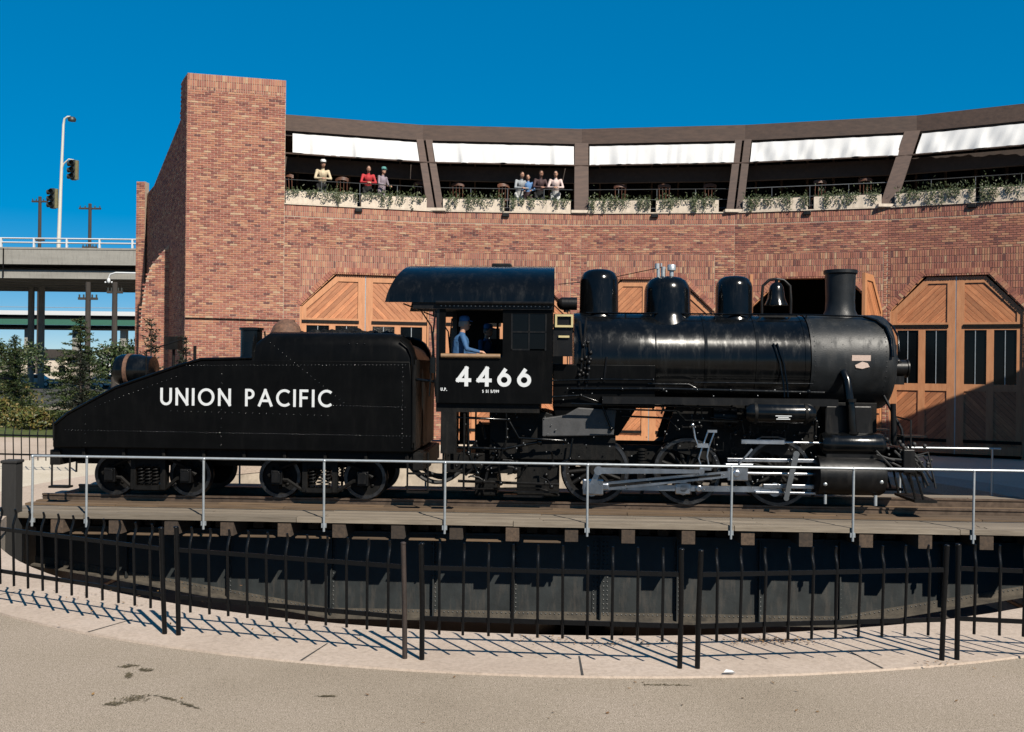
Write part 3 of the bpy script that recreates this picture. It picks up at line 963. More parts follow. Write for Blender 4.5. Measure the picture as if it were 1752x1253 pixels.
# ------------------------------------------------------------------ locomotive
def make_loco():
    E = on_table('steam_locomotive', 2.6, 0, RT)
    tag(E, 'black six-wheeled steam switching locomotive with number 4466 on its cab', 'locomotive')
    ZC = 3.06
    # boiler, smokebox, firebox
    b = MB(); b.lathe([(.2, .35), (.95, .36), (.96, .5), (.955, 1.9), (.93, 2.0), (.93, 4.97), (.2, 4.99)], (0, 0, ZC), 'X', 72)
    bo = b.build('boiler', 'black_gloss', E, 30)
    bands = MB()
    for x in (.95, 1.95, 2.95, 3.95, 4.9):
        bands.lathe([(.94, x - .03), (.967 if x < 1.9 else .942, x - .029), (.967 if x < 1.9 else .942, x + .029), (.94, x + .03)], (0, 0, ZC), 'X', 72)
    bands.build('boiler_bands', 'black_gloss', bo, 30)
    s = MB(); s.lathe([(.3, 4.98), (.955, 4.985), (.957, 6.48), (.94, 6.58), (.90, 6.63), (.86, 6.65), (.62, 6.67), (.60, 6.72), (.5, 6.78), (.3, 6.82), (.03, 6.83)], (0, 0, ZC), 'X', 72)
    sm = s.build('smokebox', 'smokebox_grey', E, 30)
    rv = MB()
    for x in (5.05, 6.42):
        for k in range(60):
            a = 2 * math.pi * k / 60
            rv.dome((x, .957 * math.cos(a), ZC + .957 * math.sin(a)), .014, (0, math.cos(a), math.sin(a)))
    for k in range(26):
        a = 2 * math.pi * k / 26
        rv.dome((6.665, .74 * math.cos(a), ZC + .74 * math.sin(a)), .022, (1, 0, 0))
    for q in range(40):
        rv.dome((R.uniform(5.2, 6.35), -.955 * math.cos(.05 * q - .2), ZC + .955 * math.sin(.05 * q - .2)), .011, (0, -math.cos(.05 * q - .2), math.sin(.05 * q - .2)))
    rv.build('rivet_rows', 'smokebox_grey', sm, 60, kind='stuff')
    p = MB(); p.box((5.93, -.958, 3.13), (.36, .012, .11), Matrix.Rotation(rad(4), 3, 'X')); p.build('builder_plate', 'plate_pale', sm)
    p = MB(); p.prism([(5.81, 2.99), (5.95, 3.06), (6.05, 3.03), (6.09, 2.96), (5.95, 2.92), (5.83, 2.94)], -.966, -.955); p.build('builder_plate', 'plate_pale', sm)
    # smokebox front: hinge, lamp bracket, handles
    q = MB()
    q.tube([(6.82, -.55, ZC), (6.87, .5, ZC)], .03, 8); q.cyl((6.75, 0, ZC), (6.97, 0, ZC), .09, n=20); q.cyl((6.70, .62, ZC - .2), (6.70, .62, ZC + .2), .04, n=12)
    for k in range(12):
        a = 2 * math.pi * k / 12; q.bb(6.68, 6.75, .58 * math.cos(a) - .05, .58 * math.cos(a) + .05, ZC + .58 * math.sin(a) - .05, ZC + .58 * math.sin(a) + .05)
    q.cyl((6.83, 0, ZC - .12), (7.12, 0, ZC - .12), .17, n=24); q.cyl((7.12, 0, ZC - .12), (7.15, 0, ZC - .12), .19, n=24); q.bb(6.80, 7.05, -.12, .12, ZC - .45, ZC - .28)
    q.build('smokebox_door', 'black_satin', sm, 40)
    # hand rails along the boiler, curved round the smokebox front
    h = MB()
    for y in (-1, 1):
        pts = [(.6, y * .42, ZC + .93), (5.1, y * .42, ZC + .93), (6.12, y * .46, ZC + .9)]
        h.tube(pts, .017, 6)
        h.tube([(6.12, y * .46, ZC + .9), (6.34, y * .56, ZC + .82), (6.47, y * .74, ZC + .67), (6.52, y * .9, ZC + .45), (6.52, y * 1.0, ZC + .1)], .03, 6)
        h.tube([(6.58, y * .42, ZC + .82), (6.65, y * .6, ZC + .7), (6.69, y * .78, ZC + .5), (6.69, y * .86, ZC + .2)], .02, 6)
        for x in (1.4, 3.2, 5.0): h.tube([(x, y * .42, ZC + .8), (x, y * .42, ZC + .93)], .014, 6)
        h.tube([(2.7, y * 1.0, 2.62), (5.0, y * 1.0, 2.62)], .012, 6)
    h.build('handrail', 'black_gloss', E, 60)
    # chimney, domes, bell
    c = MB(); zt = ZC + .95
    c.lathe([(.52, zt - .30), (.42, zt - .12), (.35, zt - .02), (.295, zt + .1), (.285, zt + .3), (.30, zt + .82), (.335, zt + .85), (.335, zt + .915), (.25, zt + .92), (.24, zt + .5)], (5.79, 0, 0), 'Z', 40)
    c.build('smokestack', 'smokebox_grey', E, 40)
    def dome(x, r, top, base_r):
        d = MB(); zz = zt
        d.lathe([(base_r, zz - .42), (base_r * .93, zz - .25), (r * 1.06, zz - .08), (r, zz + .04), (r * .985, top - r * .62), (r * .93, top - r * .42), (r * .80, top - r * .2), (r * .58, top - r * .07), (r * .3, top - .008), (.02, top)], (x, 0, 0), 'Z', 48)
        return d.build('dome', 'black_gloss', E, 50)
    d1 = dome(.88, .40, 4.92, .58); d2 = dome(2.28, .475, 4.78, .66); d3 = dome(3.64, .375, 4.80, .54)
    d1['label'] = 'tall narrow dome nearest the cab'; d2['label'] = 'wide middle dome carrying the whistle'; d3['label'] = 'smallest dome behind the bell'
    v = MB()
    v.cyl((2.08, -.1, 4.7), (2.08, -.1, 4.92), .035, n=10); v.cyl((2.2, .06, 4.7), (2.2, .06, 4.98), .05, n=10); v.cyl((2.36, -.02, 4.74), (2.36, -.02, 4.9), .045, n=12)
    v.lathe([(.05, 4.88), (.085, 4.9), (.085, 5.0), (.07, 5.02)], (2.36, -.02, 0), 'Z', 16); v.cyl((2.06, -.1, 4.92), (2.06, -.1, 5.03), .05, n=10); v.cyl((2.15, .0, 4.98), (2.15, 0, 5.05), .02, n=8)
    v.build('whistle_and_valves', 'galvanised', d2, 50)
    v = MB(); v.tube([(.05, .2, 4.62), (.9, .35, 4.72), (2.2, .06, 4.98)], .009, 5); v.build('whistle_cord', 'black_iron', d2)
    bl = MB()
    bl.lathe([(.235, 4.2), (.22, 4.24), (.175, 4.34), (.155, 4.48), (.14, 4.58), (.09, 4.65), (.04, 4.67), (.03, 4.74)], (4.5, 0, 0), 'Z', 28)
    be = bl.build('bell', 'black_gloss', E, 50)
    yk = MB()
    for x_ in (-.29, .29): yk.tube([(4.5 + x_, 0, 3.95), (4.5 + x_ * 1.02, 0, 4.3), (4.5 + x_ * .95, 0, 4.6), (4.5 + x_ * .5, 0, 4.72), (4.5, 0, 4.74)], .03, 8)
    yk.bb(4.12, 4.88, -.16, .16, 3.93, 4.02); yk.build('yoke', 'black_satin', be, 50)
    # dynamo and fittings in front of the cab
    t = MB(); t.cyl((.12, -.45, 4.17), (.42, -.45, 4.17), .13, n=20); t.cyl((.2, -.45, 4.0), (.2, -.45, 4.2), .05); t.ball((.14, -.45, 4.17), .13, 14, 8)
    t.build('dynamo', 'black_satin', E, 40)
    t = MB()
    for i in range(7):
        x = .42 + R.uniform(0, .3); y = -.97 - R.uniform(0, .08); z0 = R.uniform(2.4, 2.9); z1 = z0 + R.uniform(.4, 1.0)
        t.tube([(x, y, z0), (x + R.uniform(-.05, .05), y, (z0 + z1) / 2), (x + R.uniform(-.1, .1), y + .25, z1)], .02, 6); t.ball((x, y - .02, z0 + .2), .045, 8, 6)
        t.ball((x + .03, y - .02, (z0 + z1) / 2), .04, 8, 6)
    t.tube([(.95, -1.0, 2.6), (1.0, -1.0, 3.1)], .022, 6)
    t.build('injector_pipes', 'black_satin', E, 50)
    # firebox casing and ash pan
    f = MB()
    f.prism([(-.05, 2.1), (1.95, 2.1), (1.95, 2.95), (-.05, 2.95)], -.99, .99); f.prism([(.1, 1.55), (1.25, 1.55), (1.6, 2.1), (-.05, 2.1)], -.92, .92)
    f.build('firebox', 'black_flat', E, bevel=.02)
    a = MB(); a.prism([(-.25, 1.52), (1.15, 1.56), (1.2, 2.06), (.45, 2.1), (.2, 1.95), (-.25, 1.88)], -1.02, 1.02); a.build('ash_pan', 'ashpan_grey', E, bevel=.02)
    # running boards, pipes, air reservoirs
    for y in (-1, 1):
        r = MB(); r.bb(.9, 5.35, y * 1.0, y * 1.48, 2.28, 2.33); r.bb(.9, 5.35, y * 1.455, y * 1.48, 2.2, 2.28)
        r.build('running_board', 'black_satin', E)
        pp = MB()
        pp.tube([(.3, y * 1.05, 2.47), (2.0, y * 1.05, 2.49), (5.2, y * 1.05, 2.45)], .03, 8); pp.tube([(.3, y * 1.25, 2.18), (3.4, y * 1.25, 2.15)], .022, 8)
        pp.tube([(1.0, y * 1.5, 2.1), (2.3, y * 1.5, 2.08), (2.5, y * 1.4, 1.9), (3.5, y * 1.35, 1.88)], .018, 6); pp.tube([(1.8, y * 1.02, 2.58), (2.6, y * 1.02, 2.58), (2.75, y * 1.02, 2.5)], .025, 8)
        for x in (1.3, 2.1, 2.75, 3.4, 4.9): pp.tube([(x, y * .8, 2.0), (x, y * 1.45, 2.28)], .02, 6); pp.ball((x, y * 1.05, 2.47), .045, 8, 6)
        for x in (4.25, 4.32): pp.tube([(x, y * .9, 3.4), (x + .12, y * .98, 3.0), (x + .18, y * 1.02, 2.6), (x + .18, y * 1.1, 2.35)], .018, 6)
        pp.build('pipe_run', 'black_gloss', E, 60)
        tk = MB(); tk.lathe([(.05, 3.6), (.14, 3.62), (.19, 3.7), (.2, 3.76), (.2, 4.78), (.19, 4.84), (.14, 4.92), (.05, 4.94)], (0, y * 1.40, 2.06), 'X', 32)
        tko = tk.build('air_reservoir', 'black_gloss', E, 40)
        tb = MB()
        for x in (3.8, 4.74): tb.lathe([(.205, x - .03), (.212, x - .028), (.212, x + .028), (.205, x + .03)], (0, y * 1.40, 2.06), 'X', 32)
        tb.build('strap', 'black_iron', tko, 40)
        if y < 0:
            tl = MB()
            for j, (w0, zz) in enumerate(((.3, 2.045), (.2, 2.015), (.26, 1.985))):
                tl.box((4.3, -1.598 + .012 * j, zz - .03), (w0, .004, .016))
            tl.build('stencil_lines', 'white_paint', tko)
    # frame
    fr = MB()
    for y in (-.55, .55): fr.bb(-.9, 6.85, y - .06, y + .06, .95, 1.35); fr.bb(.2, 5.2, y - .05, y + .05, .62, .78)
    for x in (.81, 2.61, 4.38): 
        for y in (-.56, .56): fr.bb(x - .22, x + .22, y - .075, y + .075, .55, 1.35)
    fr.bb(5.1, 6.35, -.62, .62, .9, 2.25); fr.bb(-2.2, -.6, -.7, .7, .75, 1.15); fr.bb(-1.6, -.2, -.5, .5, 1.1, 1.7)
    fr.build('frame', 'black_iron', E, bevel=.01)
    for y in (-1, 1):
        mp_ = MB(); mp_.prism([(2.15, 1.42), (2.4, 2.2), (5.15, 2.2), (5.15, 1.05), (3.3, 1.1), (3.0, 1.5)], y * .64, y * .70); mp_.build('motion_bracket', 'black_iron', E)
        bc_ = MB(); bc_.cyl((3.1, y * .8, 1.95), (3.55, y * .8, 1.95), .2, n=18); bc_.build('brake_cylinder', 'black_satin', E, 40)
    hp = MB(); hp.prism([(-1.3, 1.05), (1.2, 1.05), (1.2, 1.6), (-.2, 2.0), (-1.3, 2.0)], -.86, .86); hp.build('ash_hopper', 'black_iron', E, bevel=.02)
    dbx = MB(); dbx.bb(-.75, .1, -.7, .7, .3, .95); dbx.bb(-1.6, -1.15, -.6, .6, .28, .8); dbx.build('drawbar_casting', 'black_iron', E, bevel=.03)
    # saddle springs above the drivers
    sg = MB()
    for x in (.81, 2.61, 4.38):
        for y in (-.62, .62):
            for j in range(5): sg.bb(x - .42 + .07 * j, x + .42 - .07 * j, y - .05, y + .05, 1.58 + .035 * j, 1.61 + .035 * j)
            sg.tube([(x, y, 1.35), (x, y, 1.6)], .03, 6)
    sg.tube([(1.72, -.8, 1.0), (1.72, -.8, 1.3)], .07, 10)
    for j in range(5): sg.cyl((1.72, -.8, 1.02 + .06 * j), (1.72, -.8, 1.045 + .06 * j), .1, n=14)
    sg.build('spring_gear', 'black_iron', E)
    # brake hangers, pipes and clutter between the wheels
    bh = MB()
    for x in (1.71, 3.5, 5.05):
        for y in (-.78, .78): bh.tube([(x, y, 1.25), (x + .06, y, .75), (x + .02, y, .4)], .035, 6); bh.bb(x - .08, x + .04, y - .06, y + .06, .6, .95)
    bh.tube([(-1.9, -1.0, .62), (.1, -1.0, .58)], .03, 6); bh.tube([(-1.9, -.9, .45), (-.3, -.95, .5), (.1, -.9, .35)], .022, 6); bh.bb(-1.0, -.2, -1.0, -.8, .32, .36); bh.bb(-.8, .1, -1.05, -.9, .42, .45)
    for i in range(26):
        x = R.uniform(-2.1, .0); z = R.uniform(.55, 1.7); y = -R.uniform(.7, 1.25); dx, dz = R.uniform(-.3, .3), R.uniform(-.4, .4)
        bh.tube([(x, y, z), (x + dx * .4, y, z + dz * .7), (x + dx, y + R.uniform(-.1, .1), z + dz)], R.uniform(.012, .03), 6); bh.ball((x, y, z), R.uniform(.03, .06), 7, 5)
    for i in range(30):
        x = R.uniform(2.6, 5.1); z = R.uniform(1.2, 2.1); y = -R.uniform(.75, 1.15); dx, dz = R.uniform(-.3, .3), R.uniform(-.2, .2)
        bh.tube([(x, y, z), (x + dx, y, z), (x + dx, y, z + dz)], R.uniform(.01, .025), 6); bh.ball((x, y, z), R.uniform(.025, .05), 7, 5)
    SPLIT.add('rigging_pipe'); bh.build('rigging_pipe', 'black_satin', E, 50)
    bt = MB()  # loose metal beads scattered over the gear to stand in for glints
    for i in range(150):
        x = R.uniform(-2.2, 5.2); z = R.uniform(.5, 2.5); y = -R.choice((1.03, 1.1, 1.2, 1.3))
        if x < 1.3: y = -1.06 if x > -.2 else -1.3
        bt.ball((x, y, z), R.uniform(.009, .018), 6, 4)
    bt.build('glint_beads', 'rod_dull', E, kind='stuff')
    for (pts_, r_) in (([(-2.1, -1.3, 1.9), (-.9, -1.3, 1.86), (-.7, -1.2, 1.5), (.2, -1.08, 1.45)], .025), ([(-1.9, -1.2, 1.3), (-1.0, -1.15, 1.28), (-.3, -1.08, 1.42)], .03),
                       ([(-.2, -1.1, 2.3), (.5, -1.08, 2.34), (.9, -1.06, 2.2), (1.1, -1.06, 1.7)], .022), ([(-.2, -1.08, 2.62), (.9, -1.08, 2.66), (1.9, -1.08, 2.66)], .018),
                       ([(-1.7, -1.25, 2.0), (-1.68, -1.25, 1.2), (-1.5, -1.2, .8)], .03), ([(-.95, -1.2, 2.0), (-.93, -1.2, 1.5), (-1.1, -1.15, 1.0), (-1.05, -1.1, .6)], .024),
                       ([(.35, -1.06, 1.5), (.3, -1.06, 1.1), (-.1, -1.06, .9)], .02), ([(1.3, -1.1, 1.95), (2.2, -1.1, 1.92), (2.4, -1.1, 1.7)], .02),
                       ([(3.0, -1.2, 1.95), (3.6, -1.2, 1.9), (3.65, -1.2, 1.6)], .018), ([(4.95, -1.2, 2.2), (5.0, -1.25, 1.9), (5.0, -1.2, 1.6)], .022)):
        pq = MB(); pq.tube(pts_, r_, 8); pq.ball(pts_[1], r_ * 1.9, 8, 6); pq.ball(pts_[-1], r_ * 2.0, 8, 6); pq.build('pipe', 'black_gloss', E, 50)
    # driving wheels
    crank = rad(-106); CR = .33
    DX = (.81, 2.61, 4.38); ZW = RT + .655
    for x in DX:
        for y in (-1, 1):
            ca = crank if y < 0 else crank + math.pi / 2
            wheel('driving_wheel', E, x, y * .775, ZW, .655, 14, ca + math.pi, y, .14, 'black_iron')
        ax = MB(); ax.cyl((x, -.9, ZW), (x, .9, ZW), .11, n=16); ax.build('axle', 'black_iron', E)
    for y in (-1, 1):
        ca = crank if y < 0 else crank + math.pi / 2
        px, pz = CR * math.cos(ca), CR * math.sin(ca)
        pins = [(x + px, ZW + pz) for x in DX]
        def rod(name, a, b, yy, w0, w1, th=.05, eye0=.1, eye1=.1, m='rod_steel', par=E):
            r = MB(); (xa, za), (xb, zb) = a, b
            d = Vector((xb - xa, zb - za)).normalized(); nn = Vector((-d.y, d.x))
            P = [(xa + nn.x * w0, za + nn.y * w0), (xb + nn.x * w1, zb + nn.y * w1), (xb - nn.x * w1, zb - nn.y * w1), (xa - nn.x * w0, za - nn.y * w0)]
            r.prism(P, yy - th / 2, yy + th / 2)
            if eye0: r.cyl((xa, yy - th * .62, za), (xa, yy + th * .62, za), eye0, n=24)
            if eye1: r.cyl((xb, yy - th * .62, zb), (xb, yy + th * .62, zb), eye1, n=24)
            return r.build(name, m, par, 40)
        rod('side_rod', pins[0], pins[1], y * .97, .055, .055, .06, .13, .13); rod('side_rod', pins[1], pins[2], y * .965, .055, .055, .055, .12, .13)
        kn = MB(); kn.bb(pins[1][0] - .16, pins[1][0] + .14, y * .97 - .05, y * .97 + .05, pins[1][1] - .12, pins[1][1] + .1); kn.cyl((pins[1][0] + .3, y * .94, pins[1][1]), (pins[1][0] + .3, y * 1.03, pins[1][1]), .07, n=18)
        kn.build('rod_knuckle', 'rod_steel', E, 40, bevel=.02)
        pn = MB()
        for (x_, z_) in pins: pn.cyl((x_, y * .84, z_), (x_, y * 1.02, z_), .075, n=20)
        pn.cyl((pins[0][0], y * .9, pins[0][1]), (pins[0][0], y * 1.2, pins[0][1]), .085, n=20)
        pn.build('crank_pin', 'rod_steel', E, 40)
        XH = (3.52, .865)
        mr = rod('main_rod', pins[0], XH, y * 1.09, .085, .06, .06, .17, .1)
        for off_ in (1,):
            fl = MB(); (xa, za), (xb, zb) = pins[0], XH; d = Vector((xb - xa, zb - za)).normalized(); nn = Vector((-d.y, d.x))
            P = [(xa + d.x * .35 + nn.x * .03, za + d.y * .35 + nn.y * .03), (xb - d.x * .3 + nn.x * .022, zb - d.y * .3 + nn.y * .022), (xb - d.x * .3 - nn.x * .022, zb - d.y * .3 - nn.y * .022), (xa + d.x * .35 - nn.x * .03, za + d.y * .35 - nn.y * .03)]
            fl.prism(P, y * 1.121, y * 1.124); fl.build('flute', 'black_iron', mr)
        bg_ = MB(); bg_.bb(pins[0][0] - .17, pins[0][0] + .24, y * 1.09 - .055, y * 1.09 + .055, pins[0][1] - .15, pins[0][1] + .17); bg_.bb(pins[0][0] + .2, pins[0][0] + .34, y * 1.09 - .05, y * 1.09 + .05, pins[0][1] - .05, pins[0][1] + .09)
        bg_.build('rod_strap', 'rod_steel', mr, bevel=.03)
        # return crank, eccentric rod, link
        e0 = (pins[0][0] + .13, pins[0][1] + .35)
        rod('return_crank', pins[0], e0, y * 1.19, .06, .045, .05, .1, .08); rod('eccentric_rod', e0, (2.82, .91), y * 1.27, .06, .035, .045, .085, .06)
        lk = MB(); lk.tube([(2.84, y * 1.2, .96), (2.78, y * 1.2, 1.15), (2.84, y * 1.2, 1.35), (2.96, y * 1.2, 1.7)], .019, 8); lk.tube([(2.98, y * 1.2, .98), (2.94, y * 1.2, 1.2), (2.98, y * 1.2, 1.4), (3.08, y * 1.2, 1.68)], .019, 8)
        lk.bb(2.94, 3.12, y * 1.2 - .04, y * 1.2 + .04, 1.66, 1.71); lk.bb(2.8, 3.02, y * 1.2 - .04, y * 1.2 + .04, .93, 1.0); lk.build('valve_link', 'rod_steel', E, 40)
        lv = MB(); lv.tube([(2.66, y * 1.25, 1.78), (2.7, y * 1.25, 1.55), (2.75, y * 1.25, 1.42)], .022, 8); lv.ball((2.65, y * 1.25, 1.8), .045, 10, 8); lv.bb(2.74, 2.95, y * 1.25 - .03, y * 1.25 + .03, 1.37, 1.45)
        lv.build('reverse_arm', 'rod_steel', E, 50)
        # crosshead, guides, rods to the cylinder
        xh = MB(); xh.bb(3.35, 3.75, y * 1.02 - .09, y * 1.02 + .09, .72, 1.02); xh.bb(3.3, 3.85, y * 1.02 - .1, y * 1.02 + .1, 1.0, 1.06); xh.cyl((XH[0], y * 1.0, XH[1]), (XH[0], y * 1.16, XH[1]), .07, n=18); xh.build('crosshead', 'rod_steel', E, bevel=.02)
        for z0, z1, xx in ((1.09, 1.16, 3.35), (.585, .665, 4.05), (.475, .52, 3.9)):
            gd = MB(); gd.bb(xx, 5.1, y * 1.02 - .06, y * 1.02 + .06, z0, z1); gd.build('guide_bar', 'rod_steel', E, bevel=.008)
        pr = MB(); pr.cyl((3.7, y * 1.02, .865), (5.12, y * 1.02, .865), .035, n=14); pr.build('piston_rod', 'rod_steel', E, 40)
        vr = MB(); vr.bb(3.6, 4.42, y * 1.14 - .04, y * 1.14 + .04, 1.45, 1.53); vr.cyl((4.4, y * 1.1, 1.48), (5.22, y * 1.1, 1.48), .025, n=10); vr.tube([(3.9, y * 1.14, 1.54), (4.0, y * 1.14, 1.585), (4.3, y * 1.14, 1.585), (4.45, y * 1.14, 1.54)], .016, 6)
        vr.build('valve_rod', 'rod_steel', E, 40)
        rod('combination_lever', (4.63, 1.27), (4.45, .42), y * 1.24, .055, .045, .035, .06, .05, 'rod_dull')
        rod('radius_rod', (3.8, 1.35), (3.55, 1.05), y * 1.2, .018, .018, .02, 0, 0)
        # cylinder block
        cy = MB(); cy.lathe([(.1, 5.0), (.33, 5.02), (.39, 5.06), (.39, 6.26), (.36, 6.32), (.2, 6.37), (.03, 6.38)], (0, y * 1.02, .865), 'X', 40)
        co = cy.build('cylinder', 'black_satin', E, 35)
        ch = MB(); ch.lathe([(.08, 5.12), (.2, 5.14), (.225, 5.2), (.225, 6.26), (.2, 6.32), (.06, 6.38)], (0, y * 1.06, 1.46), 'X', 36); ch.build('valve_chest', 'black_gloss', E, 35)
        bk = MB(); bk.bb(5.2, 6.2, y * .6, y * 1.2, .95, 1.4); bk.bb(5.25, 6.15, y * .55, y * .95, 1.4, 2.2); bk.build('saddle', 'black_satin', E, bevel=.03)
        sp = MB(); sp.tube([(5.6, y * .93, 2.85), (5.63, y * 1.06, 2.7), (5.69, y * 1.1, 2.2), (5.73, y * 1.1, 1.66)], .085, 16); sp.lathe([(.11, 0), (.11, .05)], (5.735, y * 1.1, 1.66), 'Z', 18); sp.lathe([(.12, 0), (.12, .06)], (5.68, y * 1.1, 2.28), 'Z', 18)
        sp.build('steam_pipe', 'black_gloss', E, 50)
        dc = MB(); dc.ball((5.15, y * 1.36, .72), .045, 10, 8); dc.ball((6.2, y * 1.36, .78), .055, 10, 8); dc.tube([(5.2, y * 1.2, .5), (5.2, y * 1.2, .32)], .03, 8); dc.tube([(6.15, y * 1.2, .5), (6.15, y * 1.2, .3)], .035, 8)
        dc.build('cylinder_cocks', 'galvanised', co, 50)
    # front beam, footboards, coupler, steps
    fb = MB(); fb.bb(6.60, 6.82, -1.4, 1.4, .95, 1.4); fb.bb(5.90, 6.70, -.9, .9, 1.35, 1.4); fb.build('buffer_beam', 'black_satin', E, bevel=.02)
    cp = MB(); cp.bb(6.80, 7.20, -.11, .11, .83, 1.03); cp.bb(7.15, 7.38, -.19, .17, .76, 1.1); cp.bb(7.32, 7.48, -.05, .17, .8, 1.06); cp.tube([(6.90, -.9, 1.15), (7.15, -.3, 1.14), (7.20, -.1, 1.2)], .018, 6); cp.build('coupler', 'black_satin', E, bevel=.03)
    for y in (-1, 1):
        ft = MB(); ft.bb(6.80, 7.22, y * .35, y * 1.45, .40, .45)
        for yy in (.45, 1.35): ft.tube([(6.83, y * yy, 1.0), (7.00, y * yy, .45)], .022, 6); ft.tube([(6.72, y * yy, 1.0), (6.85, y * yy, .45)], .022, 6)
        ft.build('footboard', 'black_iron', E)
        sb = MB(); sb.tube([(6.45, y * .7, 2.4), (6.75, y * .85, 1.75), (6.78, y * .9, 1.4)], .03, 8); sb.tube([(6.55, y * .95, 2.25), (6.58, y * .95, 1.45)], .055, 8); sb.tube([(6.75, y * 1.35, 1.4), (6.75, y * 1.35, 1.95), (6.75, y * .5, 1.98)], .018, 6)
        sb.bb(6.65, 7.10, y * .85, y * 1.2, 1.62, 1.65)
        sb.build('smokebox_brace', 'black_satin', E, 50)
        fx = MB()
        for i in range(30): fx.ball((R.uniform(6.20, 7.20), y * R.uniform(.3, 1.4), R.uniform(.85, 1.5)), R.uniform(.025, .05), 7, 5)
        for i in range(14):
            a = R.uniform(6.10, 6.80); fx.tube([(a, y * 1.3, R.uniform(1.1, 1.5)), (a + .3, y * 1.35, R.uniform(1.0, 1.4)), (a + .55, y * 1.1, R.uniform(.6, 1.2))], .02, 6)
        fx.build('air_hose', 'rubber', E, 50)
    # ---------------- cab
    CW = 1.5
    cab = MB()
    X0, X1, Z0, Z1 = -2.24, -.06, 2.18, 4.12
    for y in (-CW, CW):
        a, b_ = (y - .012, y + .012)
        if y > 0:
            cab.bb(X0, X1, a, b_, Z0, 3.5); cab.bb(X0, X1, a, b_, 3.85, Z1); cab.bb(X0, -1.5, a, b_, 3.5, 3.85); cab.bb(-1.1, X1, a, b_, 3.5, 3.85); cab.bb(-1.32, -1.27, a, b_, 3.5, 3.85)
            continue
        cab.bb(X0, X1, a, b_, Z0, 3.06); cab.bb(X0, X1, a, b_, 3.98, Z1)
        cab.bb(X0, -2.12, a, b_, 3.06, 3.98); cab.bb(-1.02, -.86, a, b_, 3.06, 3.98); cab.bb(-.18, X1, a, b_, 3.06, 3.98); cab.bb(-.86, -.18, a, b_, 3.9, 3.98); cab.bb(-.86, -.18, a, b_, 3.06, 3.2)
    cab.bb(X1 - .025, X1, -CW + .012, CW - .012, 3.75, Z1); cab.bb(X1 - .025, X1, -CW + .012, -.98, Z0, 3.75); cab.bb(X1 - .025, X1, .98, CW - .012, Z0, 3.75)
    cab.bb(X0, X1, -CW + .012, CW - .012, Z0, Z0 + .04)
    cb = cab.build('cab', 'black_flat', E)
    inn = MB()
    inn.bb(-.5, -.1, -.9, .9, 2.3, 3.9); inn.bb(-.7, -.5, -.75, .75, 2.5, 3.6)
    inn.cyl((-.72, -.1, 3.2), (-.68, -.1, 3.2), .14, n=18)
    for i in range(16): inn.tube([(-.55, R.uniform(-.9, .9), R.uniform(3.0, 3.9)), (-.85, R.uniform(-.9, .9), R.uniform(3.0, 3.8))], .016, 6)
    inn.build('backhead', 'cab_interior', E)
    for y in (-1,):
        sh = MB()
        sh.bb(-.86, -.53, y * CW - .02, y * CW + .02, 3.2, 3.23); sh.bb(-.53, -.5, y * CW - .02, y * CW + .02, 3.2, 3.9); sh.bb(-.86, -.83, y * CW - .02, y * CW + .02, 3.2, 3.9); sh.bb(-.21, -.18, y * CW - .02, y * CW + .02, 3.2, 3.9); sh.bb(-.83, -.18, y * CW - .02, y * CW + .02, 3.54, 3.57)
        so = sh.build('window_sash', 'black_satin', cb)
        for xa in (-.83, -.5):
            gl = MB(); gl.bb(xa, xa + .3, y * CW - .004, y * CW + .004, 3.23, 3.9); gl.build('pane', 'dark_glass', so)
        ar = MB(); ar.tube([(-2.2, y * (CW + .03), 3.085), (-1.06, y * (CW + .03), 3.085)], .045, 10); ar.build('armrest', 'tan_leather', cb, 60)
    wf = MB()
    for (x0, x1, z0, z1) in ((-.02, .33, 3.87, 3.91), (-.02, .33, 3.66, 3.70), (-.02, .02, 3.70, 3.87), (.29, .33, 3.70, 3.87)): wf.bb(x0, x1, -1.30, -1.25, z0, z1)
    wf.bb(.05, .26, -1.29, -1.26, 3.46, 3.5)
    bx = MB(); bx.bb(-.05, .32, -1.245, -1.0, 3.1, 3.92); bo2 = bx.build('front_window_box', 'black_satin', E); wf.build('window_frame', 'cream_paint', bo2)
    # cab roof: arched sheet with drip edge and overhang
    rf = MB(); nseg = 28
    def arcp(k, grow=0):
        t = math.pi * k / nseg
        yy = -math.cos(t) * (1.62 + grow); zz = 4.10 + math.sin(t) ** .8 * (.84 + grow)
        return yy, zz
    xs = [-3.28, -3.22, -2.3, -1.2, X1 + .02]
    vs = []
    for gi, grow in enumerate((0, -.05)):
        for i, x in enumerate(xs):
            for k2 in range(nseg + 1):
                yy, zz = arcp(k2, grow)
                xx = x + (.33 * max(0, (zz - 4.1) / .84) ** 1.3 if i == 0 else 0) + (.27 * max(0, (zz - 4.1) / .84) ** 1.3 if i == 1 else 0)
                vs.append((xx, yy, zz))
    m = nseg + 1; nx = len(xs); fs = []
    for g_ in range(2):
        o = g_ * m * nx
        for i in range(nx - 1):
            for k2 in range(nseg): fs.append((o + i * m + k2, o + i * m + k2 + 1, o + (i + 1) * m + k2 + 1, o + (i + 1) * m + k2))
    o = m * nx
    for i in range(nx - 1):
        for k2 in (0, nseg): fs.append((i * m + k2, (i + 1) * m + k2, o + (i + 1) * m + k2, o + i * m + k2))
    for i in (0, nx - 1):
        for k2 in range(nseg): fs.append((i * m + k2, i * m + k2 + 1, o + i * m + k2 + 1, o + i * m + k2))
    rf.add(vs, fs)
    ro = rf.build('cab_roof', 'black_gloss', E, 35)
    ee = MB()
